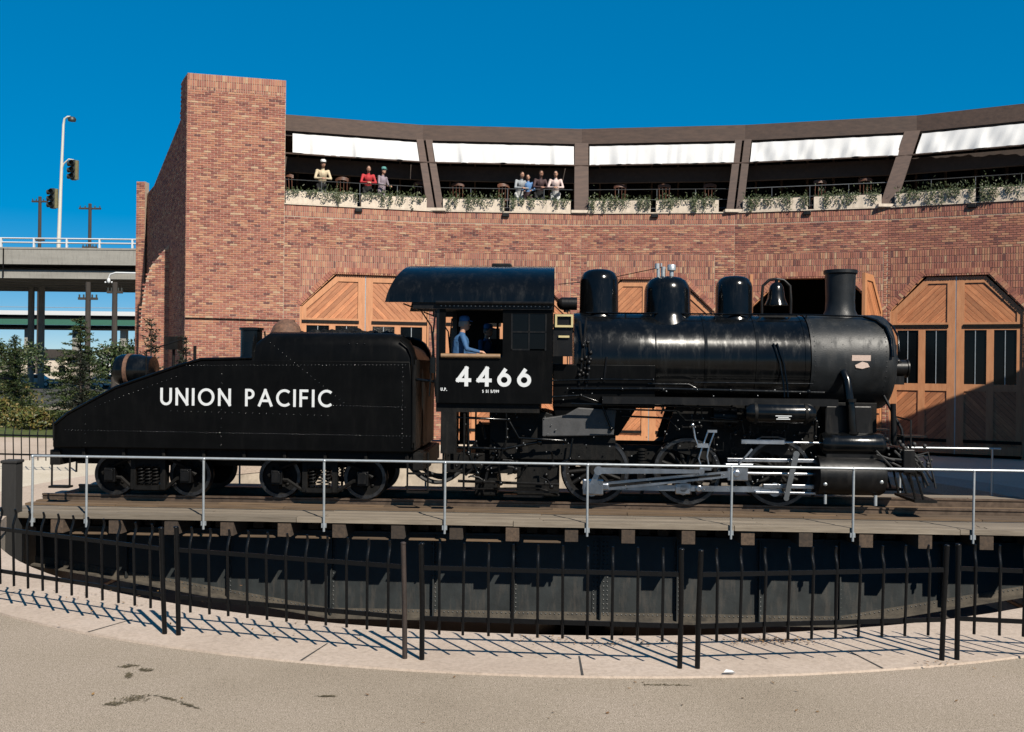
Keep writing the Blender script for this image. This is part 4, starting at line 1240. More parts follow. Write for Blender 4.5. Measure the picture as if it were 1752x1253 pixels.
    ee.bb(-2.75, X1, -1.57, -1.5, 3.98, 4.10); ee.bb(-2.75, X1, 1.5, 1.57, 3.98, 4.10); ee.tube([(-2.3, -1.63, 4.1), (X1, -1.63, 4.1)], .03, 6)
    fr2 = [arcp(k2, -.05) for k2 in range(nseg + 1)]
    ee.add([(X1 - .02, y, z) for y, z in fr2] , [tuple(range(nseg + 1))])
    ee.build('eave', 'black_satin', ro)
    er = MB()
    for i in range(26): er.dome((-2.2 + .082 * i, -1.575, 4.04), .014, (0, -1, .4))
    er.build('rivet_rows', 'galvanised', ro, kind='stuff')
    ht = MB(); ht.bb(-1.32, -.92, -.35, .35, 4.9, 4.99); ht.build('roof_hatch', 'black_satin', ro, bevel=.02)
    # cab number and small stencils
    lt = MB(); lettering(lt, '4466', -1.90, -.47, 2.50, 2.88, -CW - .013, .072, .38); o = lt.build('painted_number', 'white_paint', cb); o['label'] = 'large white painted number 4466'
    lt = MB(); lettering(lt, 'S 51 5/199', -1.40, -1.08, 2.38, 2.44, -CW - .013, .013, .3); lt.build('painted_stencil', 'white_paint', cb)
    lt = MB(); lettering(lt, 'U.P.', -2.20, -2.08, 2.41, 2.47, -CW - .013, .013, .3); lt.build('painted_stencil', 'white_paint', cb)
    # cab grab irons, steps, rear posts, hoses
    gi = MB()
    for y in (-1, 1):
        gi.tube([(-2.32, y * 1.5, 3.95), (-2.36, y * 1.52, 3.5), (-2.3, y * 1.5, 2.3)], .018, 6); gi.tube([(-2.95, y * 1.45, 4.08), (-2.6, y * 1.5, 3.95), (-2.4, y * 1.5, 3.65), (-2.36, y * 1.52, 3.2), (-2.42, y * 1.52, 2.3)], .016, 6)
        gi.cyl((-2.36, y * 1.52, 2.75), (-2.36, y * 1.52, 3.05), .06, n=12); gi.bb(-2.3, -2.2, y * 1.42, y * 1.5, 2.18, 4.1)
    gi.tube([(-2.7, -1.4, 2.62), (-2.3, -1.45, 2.58)], .03, 6)
    gi.build('grab_iron', 'black_gloss', cb, 60)
    us = MB()
    us.bb(-2.3, -.3, -1.42, 1.42, 2.0, 2.18); us.bb(-2.2, -1.9, -1.45, -1.25, 1.2, 2.0); us.bb(-2.1, -1.95, 1.25, 1.45, 1.2, 2.0)
    us.build('cab_floor', 'black_iron', E)
    for y in (-1, 1):
        s = MB()
        for z in (.5, .85): s.bb(-2.15, -1.75, y * 1.42 - .1, y * 1.42 + .1, z, z + .03)
        for x in (-2.15, -1.75): s.tube([(x, y * 1.4, .5), (x, y * 1.38, 2.0)], .022, 6)
        s.build('step', 'black_iron', E)
    hs_ = MB()
    for j in range(4):
        y = -1.0 + .35 * j; sag = .35 + .1 * (j % 2)
        pts = []
        for i in range(15):
            t = i / 14; pts.append((-2.95 + 1.25 * t, y, 1.0 - 4 * sag * t * (1 - t) * (1.2 if j == 0 else 1)))
        hs_.tube(pts, .035, 8)
    hs_.build('hose', 'rubber', E, 60)
    return E
loco = make_loco()

# ------------------------------------------------------------------ brick roundhouse
BP = [Vector(p) for p in ((-8.04, 34.05), (-2.85, 35.34), (2.48, 35.5), (7.97, 34.92), (12.91, 33.43), (17.8, 31.13))]      # wall line
TP = [Vector(p) for p in ((-8.41, 35.47), (-3.51, 36.82), (2.57, 37.18), (8.62, 36.27), (14.39, 34.65), (19.6, 31.6))]        # roof edge line, leaning back
ZB, ZT = 8.51, 11.9
def edge(i, z):
    return BP[i].lerp(TP[i], (z - ZB) / (ZT - ZB))
house = empty('roundhouse', (2.5, 36.5, 0))
ORG[house.name] = (2.5, 36.5, 0)
tag(house, 'curved red brick roundhouse with balcony, white awnings and tall end tower', 'roundhouse')
BW, BH = .225, .0765
def brick_field(mb, x0, x1, z0, z1, vertical=False, reject=None, y=0.0, singles=None):
    """individual bricks standing 12 mm proud of the mortar; local x along the wall, z up"""
    def put(a, b, c, d):
        if b - a < .03 or d - c < .025: return
        if reject and reject((a + b) / 2, (c + d) / 2): return
        j = .0085; p = y - .012 - R.uniform(-.003, .004)
        a += j; b -= j; c += j; d -= j
        if singles is not None: singles.append((a, b, c, d, p)); return
        mb.add([(a, p, c), (b, p, c), (b, p, d), (a, p, d), (a, y, c), (b, y, c), (b, y, d), (a, y, d)],
               [(0, 1, 2, 3), (0, 4, 5, 1), (1, 5, 6, 2), (2, 6, 7, 3), (3, 7, 4, 0)])
    if not vertical:
        k = 0; z = z0
        while z < z1 - .01:
            x = x0 - (BW / 2 if k % 2 else 0)
            while x < x1:
                put(max(x, x0), min(x + BW, x1), z, min(z + BH, z1)); x += BW
            z += BH; k += 1
    else:
        z = z1
        while z > z0 + .02:
            x = x0
            while x < x1:
                put(x, min(x + BH, x1), max(z - BW, z0), z); x += BH
            z -= BW

def diag_planks(parent, poly, w, rising, y, th, m='door_wood'):
    """diagonal boards clipped to a convex panel"""
    s2 = math.sqrt(.5)
    d = (s2, s2) if rising else (s2, -s2)
    nn = (-d[1], d[0])
    cs = [nn[0] * a + nn[1] * b for a, b in poly]
    c = min(cs)
    while c < max(cs):
        q = clip(clip(poly, nn[0], nn[1], c + w - .008), -nn[0], -nn[1], -c)
        if len(q) >= 3:
            area = abs(sum(q[i][0] * q[(i + 1) % len(q)][1] - q[(i + 1) % len(q)][0] * q[i][1] for i in range(len(q)))) / 2
            if area > .002:
                cx = sum(p[0] for p in q) / len(q); cz = sum(p[1] for p in q) / len(q)
                # built along its own x axis so that the grain follows the board
                ang = math.atan2(d[1], d[0])
                ca, sa = math.cos(-ang), math.sin(-ang)
                qq = [((p[0] - cx) * ca - (p[1] - cz) * sa, (p[0] - cx) * sa + (p[1] - cz) * ca) for p in q]
                b = MB(); b.prism(qq, -th / 2 + R.uniform(-.003, .003), th / 2)
                o = bpy.data.objects.new('plank', b.mesh('plank', m)); COL.objects.link(o); o.parent = parent
                o.location = (cx, y, cz); o.rotation_euler = (0, -ang, 0)
        c += w
def door_leaf(parent, w, ch, ztop, zsh, side):
    """leaf in the plane y=0, hinge at x=0, meeting edge at x=w; side=-1 mirrors the chevrons"""
    f = MB(); Y0, Y1 = -.05, .05
    def rect(x0, x1, z0, z1, y0=Y0, y1=Y1): f.bb(x0, x1, y0, y1, z0, z1)
    st = .17
    rect(0, st, .12, zsh - .06)
    rect(w - .26, w - .012, .12, ztop - .02)
    # chamfered top
    f.prism([(0, zsh - .06), (st, zsh - .10), (ch + .04, ztop - .24), (ch, ztop - .02), (.0, zsh - .02)], Y0 - .001, Y1 - .001)
    f.bb(ch - .02, w - .26, Y0, Y1, ztop - .24, ztop - .02)
    rect(st, w - .26, 4.27, 4.53, Y0 + .002); rect(st, w - .26, 2.22, 2.46, Y0 + .002); rect(st, w - .26, .12, .40, Y0 + .002)
    xm = (st + w - .26) / 2
    rect(xm - .11, xm + .11, .40, 2.22, Y0 + .001); rect(xm - .11, xm + .11, 2.46, 4.27, Y0 + .001)
    o = f.build('door_leaf', 'frame_wood', parent)
    # boards
    up = [(st, 4.53), (w - .26, 4.53), (w - .26, ztop - .24), (ch + .04, ztop - .24), (st, zsh - .10)]
    diag_planks(o, up, .145, True, .0, .03)
    for x0, x1 in ((st, xm - .11), (xm + .11, w - .26)):
        diag_planks(o, [(x0, .40), (x1, .40), (x1, 2.22), (x0, 2.22)], .145, True, .0, .03)
        p = MB(); p.bb(x0, x1, .0, .012, 2.46, 4.27); p.build('pane', 'glass_pane', o)
        mm = MB(); mm.bb((x0 + x1) / 2 - .012, (x0 + x1) / 2 + .012, -.03, -.002, 2.46, 4.27); mm.build('muntin', 'galvanised', o)
    hs = MB()
    hs.bb(-.22, w - .22, -.085, -.053, 4.36, 4.46); hs.bb(-.22, -.16, -.11, -.02, 4.2, 4.5); hs.bb(-.1, w - .25, -.075, -.053, .5, .6)
    hs.build('hinge_strap', 'black_iron', o)
    return o
def facet(i, dc, hw, opened=False):
    a, b = BP[i], BP[i + 1]; u = (b - a).normalized(); L = (b - a).length; rz = math.atan2(u.y, u.x)
    ZTOP, ZSH = 6.17, 4.95; ch = hw * .535; ZS = 7.0
    xl, xr = dc - hw, dc + hw
    org = Vector(ORG[house.name])
    def place(o):
        o.location = (a.x - org.x, a.y - org.y, 0); o.rotation_euler = (0, 0, rz)
    # mortar wall with the opening left out
    w = MB(); T = .42
    w.bb(0, xl, 0, T, 0, ZTOP + .6); w.bb(xr, L, 0, T, 0, ZTOP + .6); w.bb(0, L, 0, T, ZTOP + .6, ZB - .02)
    w.prism([(xl, ZSH), (xl + ch, ZTOP), (xl + ch, ZTOP + .6), (xl, ZTOP + .6)], 0, T); w.prism([(xr, ZSH), (xr, ZTOP + .6), (xr - ch, ZTOP + .6), (xr - ch, ZTOP)], 0, T)
    w.bb(xl + ch, xr - ch, 0, T, ZTOP, ZTOP + .6)
    wall = w.build('wall', 'mortar', house); place(wall)
    def inside(x, z):
        return xl - .0 < x < xr and z < ZTOP + .03 and (z - .03 - ZSH) < (min(x - xl, xr - x)) * (ZTOP - ZSH) / ch
    bm_ = MB()
    brick_field(bm_, .0, xl - .0, 0, 7.0, reject=inside); brick_field(bm_, xr, L, 0, 7.0, reject=inside)
    brick_field(bm_, 0, L, 7.0, ZB - .42)
    brick_field(bm_, xl, xr, ZSH, ZS, True, inside)
    brick_field(bm_, 0, L, ZB - .415, ZB - .02, True)
    bo = bm_.build('brickwork', 'brick', wall, kind='stuff')
    # rowlock edge bricks following the chamfer
    eb = MB()
    for sx, p0, p1 in ((1, (xl, ZSH), (xl + ch, ZTOP)), (-1, (xr, ZSH), (xr - ch, ZTOP))):
        d = Vector((p1[0] - p0[0], p1[1] - p0[1])); ln = d.length; d.normalize(); nn = Vector((-d.y, d.x)) * sx
        k = 0.0
        while k < ln - .02:
            q = [Vector(p0) + d * (k + .005), Vector(p0) + d * min(ln, k + .088), Vector(p0) + d * min(ln, k + .088) + nn * .17, Vector(p0) + d * (k + .005) + nn * .17]
            eb.prism([(v.x, v.y) for v in q], -.02, -.001); k += .094
    x = xl + ch
    while x < xr - ch: eb.bb(x + .005, x + .088, -.02, -.001, ZTOP + .002, ZTOP + .17); x += .094
    eb.build('rowlock_arch', 'brick', wall, kind='stuff')
    # timber jamb lining
    jb = MB()
    jb.bb(xl - .0, xl + .06, .03, .38, 0, ZSH); jb.bb(xr - .06, xr, .03, .38, 0, ZSH)
    jb.prism([(xl, ZSH), (xl + ch, ZTOP), (xl + ch, ZTOP - .07), (xl + .06, ZSH)], .03, .38); jb.prism([(xr, ZSH), (xr - .06, ZSH), (xr - ch, ZTOP - .07), (xr - ch, ZTOP)], .03, .38)
    jb.bb(xl + ch, xr - ch, .03, .38, ZTOP - .07, ZTOP)
    jb.build('jamb_lining', 'frame_wood', wall)
    # leaves
    lw_ = hw - .07
    for side in (1, -1):
        e = empty('engine_door', (0, 0, 0), 0, house)
        ORG[e.name] = (0, 0, 0)
        hx = xl + .065 if side > 0 else xr - .065
        p = Vector((a.x + u.x * hx, a.y + u.y * hx, 0)); nrm = Vector((-u.y, u.x, 0)); p = p + nrm * (.14 if not opened else -.02)
        e.location = (p.x - org.x, p.y - org.y, 0)
        ang = 0 if not opened else rad(72 if side < 0 else 84)
        e.rotation_euler = (0, 0, rz - (ang if side > 0 else -ang))
        leaf = door_leaf(e, lw_, ch, ZTOP - .08, ZSH, side)
        if side < 0: e.scale = (-1, 1, 1)
    if not opened:
        cs = MB(); cs.bb(dc - .022, dc + .022, .10, .13, .1, ZTOP - .1); o = cs.build('meeting_strip', 'galvanised', house); place(o)
    vb = MB(); vb.bb(L * .48 - .13, L * .48 + .13, -.1, -.013, ZB - .18, ZB - .05); o = vb.build('wall_lamp', 'black_satin', house, bevel=.02); place(o)
    # coping slab on top of the wall
    cpg = MB(); cpg.bb(0, L, -.05, .5, ZB - .02, ZB + .02); o = cpg.build('coping', 'concrete_planter', house); place(o)
for i, (dc, hw, op) in enumerate(((2.86, 2.3, 0), (2.66, 2.3, 0), (2.52, 2.3, 0), (2.72, 2.3, 1), (2.15, 2.06, 0))):
    facet(i, dc, hw, bool(op))

# dark shed behind the doors, floor, balcony slab and restaurant front
org = Vector(ORG[house.name])
def world_build(mb, name, m, **kw):
    return mb.build(name, m, house, **kw)
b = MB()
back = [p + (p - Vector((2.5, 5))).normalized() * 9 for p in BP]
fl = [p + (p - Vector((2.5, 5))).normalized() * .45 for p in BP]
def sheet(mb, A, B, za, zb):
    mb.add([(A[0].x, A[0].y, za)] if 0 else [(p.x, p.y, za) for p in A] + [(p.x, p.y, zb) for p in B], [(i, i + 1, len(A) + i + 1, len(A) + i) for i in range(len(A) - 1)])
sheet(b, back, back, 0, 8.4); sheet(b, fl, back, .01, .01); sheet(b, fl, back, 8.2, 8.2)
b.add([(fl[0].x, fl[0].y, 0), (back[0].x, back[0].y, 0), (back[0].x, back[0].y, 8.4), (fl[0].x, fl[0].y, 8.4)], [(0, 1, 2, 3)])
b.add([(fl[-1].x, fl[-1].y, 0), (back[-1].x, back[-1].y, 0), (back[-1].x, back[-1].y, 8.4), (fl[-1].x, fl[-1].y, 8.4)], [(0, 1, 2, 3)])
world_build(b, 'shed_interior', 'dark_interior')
C0 = Vector((2.5, 5))
def outw(p, d): return p + (p - C0).normalized() * d
f = MB(); sheet(f, [outw(p, .1) for p in BP], [outw(p, 6) for p in BP], 8.44, 8.44); world_build(f, 'balcony_floor', 'concrete_planter')
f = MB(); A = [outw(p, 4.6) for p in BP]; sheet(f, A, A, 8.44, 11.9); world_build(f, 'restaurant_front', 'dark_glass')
f = MB()
for i in range(5):
    for k_ in range(6):
        p = A[i].lerp(A[i + 1], k_ / 6.0); f.box((p.x, p.y - .05, 9.9), (.07, .1, 3.0))
world_build(f, 'glazing_bars', 'brown_timber')
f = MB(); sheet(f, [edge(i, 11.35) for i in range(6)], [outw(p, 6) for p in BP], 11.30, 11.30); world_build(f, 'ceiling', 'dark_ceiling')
f = MB()
rt = [edge(i, 12.0) + (edge(i, 12.0) - C0).normalized() * .2 for i in range(6)]
sheet(f, rt, [outw(p, 12) for p in BP], 11.9, 11.95); world_build(f, 'roof', 'brown_timber')
for i, p in ((0, None), (5, None)):
    f = MB(); a0 = outw(BP[i], .2); a1 = outw(BP[i], 6); f.add([(a0.x, a0.y, 8.4), (a1.x, a1.y, 8.4), (a1.x, a1.y, 11.9), (edge(i, 11.9).x, edge(i, 11.9).y, 11.9)], [(0, 1, 2, 3)]); world_build(f, 'end_screen', 'dark_ceiling')
# fascia, beam under it, awnings, header, leaning columns, railing
def quad_box(mb, p, q, z0, z1, d):
    """slab between two plan points, thickness d to the back"""
    u = (q - p).normalized(); nn = Vector((-u.y, u.x)) * d
    c = [p, q, q + nn, p + nn]
    mb.prism_z([(v.x, v.y) for v in c], z0, z1)
for i in range(5):
    f = MB(); p, q = edge(i, 11.62), edge(i + 1, 11.62); cn = Vector((0, -.12))
    quad_box(f, p + cn, q + cn, 11.37, 11.95, .3); world_build(f, 'fascia', 'brown_timber')
    f = MB(); p, q = edge(i, 11.3), edge(i + 1, 11.3); quad_box(f, p + Vector((0, .1)), q + Vector((0, .1)), 11.2, 11.366, .25); world_build(f, 'fascia_beam', 'dark_ceiling')
    # awning cloth hanging in shallow folds
    f = MB(); p0, q0 = edge(i, 11.25), edge(i + 1, 11.25); p1, q1 = edge(i, 10.47), edge(i + 1, 10.47)
    L = (q0 - p0).length; a0, a1 = .30 / L, 1 - .30 / L; nx, nz = 60, 6; vs = []; ph = [R.uniform(0, 6) for _ in range(6)]
    for sg in (0, 1):
        for k_ in range(nz + 1):
            t = k_ / nz; z = 11.25 + (10.47 - 11.25) * t
            for j in range(nx + 1):
                s_ = a0 + (a1 - a0) * j / nx
                pt_ = p0.lerp(q0, s_).lerp(p1.lerp(q1, s_), t)
                amp = .014 + .03 * t
                if i >= 3: amp *= 1.2
                w_ = sum(math.sin(s_ * L * (5.0 + 3.7 * m_) + ph[m_] + t * (m_ - 2) * (1.6 if i >= 3 else .3)) / (1 + .5 * m_) for m_ in range(5))
                vs.append((pt_.x, pt_.y - .06 + amp * w_ + .004 * sg, z + .015 * math.sin(s_ * L * 2 + ph[5]) * t - .003 * sg))
    m_ = nx + 1; fs = []
    for sg in (0, 1):
        o_ = sg * m_ * (nz + 1)
        for k_ in range(nz):
            for j in range(nx): fs.append((o_ + k_ * m_ + j, o_ + k_ * m_ + j + 1, o_ + (k_ + 1) * m_ + j + 1, o_ + (k_ + 1) * m_ + j))
    f.add(vs, fs); world_build(f, 'awning', 'awning_cloth', smooth=60)
    f = MB(); p, q = edge(i, 10.45), edge(i + 1, 10.45); f.tube([(p.x, p.y - .05, 10.45), (q.x, q.y - .05, 10.45)], .03, 6); world_build(f, 'awning_bar', 'brown_timber')
    f = MB(); p, q = outw(edge(i, 10.2), .9), outw(edge(i + 1, 10.2), .9); quad_box(f, p, q, 9.95, 10.5, .2); world_build(f, 'header_beam', 'dark_ceiling')
    # railing
    p, q = outw(BP[i], .62), outw(BP[i + 1], .62)
    f = MB()
    for z in (9.48, 9.1, 8.78): f.tube([(p.x, p.y, z), (q.x, q.y, z)], .013 if z > 9.3 else .008, 6)
    for k_ in range(5):
        v_ = p.lerp(q, k_ / 4.0); f.tube([(v_.x, v_.y, 8.44), (v_.x, v_.y, 9.48)], .012, 6)
    world_build(f, 'balcony_railing', 'rod_dull', smooth=60)
for i in range(1, 5):
    f = MB(); w_ = .26 if i in (2, 4) else .13
    u = ((BP[min(i + 1, 5)] - BP[i - 1])).normalized()
    for off in ((0,) if i in (2, 4) else (-.17, .17)):
        a0 = BP[i] + u * off; a1 = edge(i, 11.4) + u * off
        for wz, lean in ((w_, 0),):
            vs = []
            for (p, z) in ((a0, ZB + .02), (a1, 11.4)):
                for sx, sy in ((-1, -1), (1, -1), (1, 1), (-1, 1)):
                    vs.append((p.x + u.x * sx * wz + (-u.y) * sy * .16, p.y + u.y * sx * wz + u.x * sy * .16 + .1, z))
            f.add(vs, [(0, 1, 5, 4), (1, 2, 6, 5), (2, 3, 7, 6), (3, 0, 4, 7), (4, 5, 6, 7), (3, 2, 1, 0)])
    world_build(f, 'column', 'brown_timber')
    f = MB(); p = BP[i] + Vector((0, -.02)); f.box((p.x, p.y + .12, ZB + .06), (.75, .4, .1)); world_build(f, 'column_base', 'concrete_planter')

# tall end tower, in the same plane as the first bay; side wall slopes down behind it
u0 = (BP[1] - BP[0]).normalized(); TL = BP[0] - u0 * 3.28; rz0 = math.atan2(u0.y, u0.x); nrm0 = Vector((-u0.y, u0.x))
side = Vector((-.477, .879))                                   # the side wall runs back to the left
def place0(o): o.location = (TL.x - org.x, TL.y - org.y, 0); o.rotation_euler = (0, 0, rz0)
ZTW = 12.83
def loc0(v): d = v - TL; return (d.x * u0.x + d.y * u0.y, d.x * nrm0.x + d.y * nrm0.y)
t = MB()
pl = [(0, 0), (3.28, 0), (3.28, .95), loc0(TL + side * .95)]
t.prism_z(pl, 0, ZTW)
tower = t.build('tower', 'mortar', house); place0(tower)
singles = []
SZ0 = 9.6
bm_ = MB(); brick_field(bm_, 0, 3.28, 0, SZ0); brick_field(bm_, 0, 3.28, ZTW - .55, ZTW, True)
bm_.build('brickwork', 'brick', tower, kind='stuff')
tmp = MB(); brick_field(tmp, 0, 3.28, SZ0, ZTW - .55, singles=singles)
def shared_brick(w, h, cache={}):
    key = (round(w, 2), round(h, 3))
    if key not in cache:
        b_ = MB(); b_.box((0, 0, 0), (w, .03, h)); cache[key] = b_.mesh('brick', 'brick_single')
    return cache[key]
for n_, (a, b_, c, d, p) in enumerate(singles):
    if n_ >= 300:
        continue
    o = bpy.data.objects.new('brick', shared_brick(b_ - a, d - c)); COL.objects.link(o); o.parent = tower
    o.location = ((a + b_) / 2, p + .015, (c + d) / 2)
rest = MB()
for (a, b_, c, d, p) in singles[300:]:
    rest.box(((a + b_) / 2, p + .015, (c + d) / 2), (b_ - a, .03, d - c))
if len(singles) > 300: rest.build('brickwork', 'brick', tower, kind='stuff')
# return face of the tower and side wall, brick courses on both
def wall_strip(name, p, q, prof, m='mortar', th=.35, bricks=True):
    """vertical wall from p to q (plan); prof: list of (distance, height) of its top edge"""
    u = (q - p).normalized(); L = (q - p).length
    w = MB(); w.prism([(0, 0), (L, 0)] + [(d, h) for d, h in prof[::-1]], 0, th)
    o = w.build(name, m, house); o.location = (p.x - org.x, p.y - org.y, 0); o.rotation_euler = (0, 0, math.atan2(u.y, u.x))
    def top(x):
        for (a, b1), (c, d1) in zip(prof, prof[1:]):
            if a <= x <= c: return b1 + (d1 - b1) * (x - a) / (c - a)
        return 0
    bb_ = MB(); brick_field(bb_, 0, L, 0, max(h for d, h in prof), reject=lambda x, z: z > top(x) - .04)
    bb_.build('brickwork', 'brick', o, kind='stuff')
    return o
SB = TL + side * 11.4
wall_strip('side_wall', SB, TL + side * .02, [(0, 9.6), (.8, 10.05), (4.0, 10.13), (10.1, 11.5), (10.2, ZTW - .02), (11.38, ZTW - .02)])
# low wing wall with a swept top, facing the camera
w0 = TL + side * 3.38
wall_strip('wing_wall', w0 + Vector((-1.06, -.15)), w0, [(0, 3.35), (.11, 5.07), (.25, 6.0), (.43, 6.5), (1.07, 7.33)], th=.3)
# brick pier at the far end of the side wall
f = MB(); pp_ = TL + side * 9.0; f.bb(pp_.x - .5, pp_.x - .12, pp_.y, pp_.y + .4, 0, 10.55)
pier = world_build(f, 'pier', 'mortar')
f = MB(); brick_field(f, pp_.x - .5, pp_.x - .12, 0, 10.55, y=pp_.y); f.build('brickwork', 'brick', pier, kind='stuff', off=tuple(org) if 0 else (0, 0, 0))
# conduit clipped along the brick
f = MB(); A0 = TL + u0 * .0 - nrm0 * .03; A1 = BP[0] + u0 * .4 - nrm0 * .03; f.tube([(A0.x, A0.y, 4.42), (A1.x, A1.y, 4.40)], .02, 6); world_build(f, 'conduit', 'black_iron')

# brick block added out of view at right, shaped to shade door and ground
wing = empty('brick_shade_block', (21.3, 24.3, 0)); ORG[wing.name] = (21.3, 24.3, 0)
tag(wing, 'plain red brick block at the right, added out of view to shade the last engine door', 'building')
foot = [(12.6, 19.2), (26, 19.2), (26, 26.3), (17.0, 26.3)]
f = MB(); f.prism_z(foot, 0, 8.6); wl_ = f.build('wall', 'mortar', wing)
f = MB(); brick_field(f, 12.6, 26, 0, 8.6, y=19.2); f.build('brickwork', 'brick', wl_, off=(0, 0, 0), kind='stuff')
f = MB(); f.prism_z([(12.45, 19.1), (26.1, 19.1), (26.1, 26.4), (16.95, 26.4)], 8.6, 8.8); f.build('coping', 'concrete_planter', wing)

# ------------------------------------------------------------------ iron fence round the pit
def fence_panel(p, q, label, posts=(True, True), lean=.07, rusty=False):
    p, q = Vector((p[0], p[1], 0)), Vector((q[0], q[1], 0))
    L = (q - p).length; u = (q - p).normalized()
    F = empty('fence_panel', p, math.atan2(u.y, u.x)); ORG[F.name] = (0, 0, 0)
    tag(F, label, 'fence', 'iron fence panels around the turntable pit')
    for k_, x in enumerate((0, L)):
        if not posts[k_]: continue
        b = MB(); h = 1.16 + R.uniform(-.01, .03)
        b.tube([(x, 0, -.02), (x + R.uniform(-.006, .006), -lean * .5, h * .5), (x + R.uniform(-.008, .008), -lean, h)], .0255, 10); b.ball((x, -lean, h), .029, 10, 6, (1, 1, .5))
        b.build('post', 'rusty_post' if rusty and k_ else 'fence_black', F, 60)
    for z in (.93, .43):
        b = MB(); y = -lean * z / 1.16
        b.box((L / 2, y, z), (L - .03, .014, .045)); b.build('rail', 'fence_black', F)
    nb = max(2, round((L - .1) / .235)); st_ = (L - .1) / nb
    for k_ in range(nb):
        x = .05 + st_ * (k_ + .5); b = MB(); y = -lean * .6
        t = R.uniform(-.006, .006)
        b.tube([(x + t, y + .008, .28), (x, y - .012, .93), (x, y - .014, .985), (x, y + .0, 1.04), (x, y + .018, 1.085), (x, y + .022, 1.13), (x, y + .008, 1.175)], [.0145] * 5 + [.014, .011], 6)
        b.build('bar', 'fence_black', F, 60)
    return F
P1, P2, P3, P4 = [((-3.65, 10.29), (-3.49, 10.25)), ((-1.02, 9.52), (-.85, 9.49)), ((1.64, 9.31), (1.81, 9.31)), ((4.31, 9.66), (4.47, 9.68))][0:4]
fence_panel((-7.4, 12.1), P1[0], 'iron fence panel at the far left of the front row, on pale concrete')
fence_panel(P1[1], P2[0], 'iron fence panel in front of the tender, ending in a rust-streaked post', rusty=True)
fence_panel(P2[1], P3[0], 'iron fence panel in front of the cab, middle of the front row')
fence_panel(P3[1], P4[0], 'iron fence panel in front of the driving wheels and cylinders')
fence_panel(P4[1], (7.3, 9.25), 'iron fence panel at the right edge, swinging towards the camera', lean=.0)
fence_panel((-14.2, 25.7), (-11.35, 25.35), 'iron fence panel behind the tender by the pale path', lean=.0)
f = MB(); f.box((-9.3, 18.1, -.85), (.27, .27, 3.7)); f.box((-9.3, 18.1, 1.02), (.31, .31, .06))
o = f.build('timber_bollard', 'tarred_wood', bevel=.02); tag(o, 'thick dark timber post in the pit at the left edge', 'post')

# ------------------------------------------------------------------ planters, chairs and people on the balcony
def leaf(mb, c, d, up, ln, wd):
    d = Vector(d).normalized(); s_ = d.cross(Vector(up)); s_ = s_.normalized() if s_.length > 1e-4 else d.orthogonal().normalized()
    c = Vector(c)
    mb.add([c, c + d * ln * .45 + s_ * wd, c + d * ln, c + d * ln * .45 - s_ * wd], [(0, 1, 2, 3)])
ORD = ['first', 'second', 'third', 'fourth', 'fifth', 'sixth', 'seventh', 'eighth', 'ninth', 'tenth']
def planter(i, x0, x1, num):
    a, b = BP[i], BP[i + 1]; u = (b - a).normalized(); rz = math.atan2(u.y, u.x)
    p = a + u * ((x0 + x1) / 2)
    P = empty('planter', (p.x, p.y, ZB + .02), rz); ORG[P.name] = (0, 0, 0)
    tag(P, ORD[num] + ' pale concrete planter from the brick tower, on the balcony wall', 'planter', 'planters along the balcony')
    L = x1 - x0; H = .43
    m = MB()
    m.bb(-L / 2, L / 2, -.04, .02, 0, H); m.bb(-L / 2, L / 2, .38, .44, 0, H); m.bb(-L / 2, -L / 2 + .06, .02, .38, 0, H); m.bb(L / 2 - .06, L / 2, .02, .38, 0, H); m.bb(-L / 2 + .06, L / 2 - .06, .02, .38, 0, .34)
    m.build('trough', 'concrete_planter', P, bevel=.01)
    s_ = MB(); s_.bb(-L / 2 + .06, L / 2 - .06, .02, .38, .34, .39); s_.build('soil', 'soil', P)
    fo = MB(); ncl = R.randint(5, 8)
    for c in range(ncl):
        cx = -L / 2 + L * (c + R.uniform(.1, .9)) / ncl
        big = R.uniform(.5, 1.25) * (1.25 if i >= 3 else 1)
        for k_ in range(R.randint(4, 10)):      # trailing stems
            x = cx + R.gauss(0, .1); x = max(-L / 2 + .05, min(L / 2 - .05, x)); ln = R.uniform(.08, .40) * big
            for q in range(int(ln * 60)):
                t = q / max(1, int(ln * 60)); z = H + .05 - ln * t * 1.1; y = -.07 - .05 * math.sin(t * 3) + R.uniform(-.03, .02)
                leaf(fo, (x + R.gauss(0, .025) + .03 * math.sin(9 * t + k_), y, max(.02, z)), (R.uniform(-1, 1), R.uniform(-.8, .1), R.uniform(-1, .3)), (R.uniform(-.4, .4), -1, .4), R.uniform(.04, .075), R.uniform(.012, .022))
        for k_ in range(int(32 * big)):   # upright tufts
            x = max(-L / 2 + .04, min(L / 2 - .04, cx + R.gauss(0, .16))); h = abs(R.gauss(0, .13)) * big
            leaf(fo, (x, R.uniform(-.06, .35), H - .03 + h), (R.uniform(-.7, .7), R.uniform(-.6, .3), R.uniform(.1, 1)), (R.uniform(-.5, .5), -1, 0), R.uniform(.06, .13), R.uniform(.012, .025))
    fo.build('foliage', 'trailing_leaf', P)
num = 0
for i in range(5):
    for x0, x1 in (((.03, 2.52), (2.66, 5.02)) if i == 0 else (((.27, 2.5), (2.7, 4.93)) if i < 4 else ((.2, 2.7), (2.85, 5.2)))):
        planter(i, x0, x1, num); num += 1

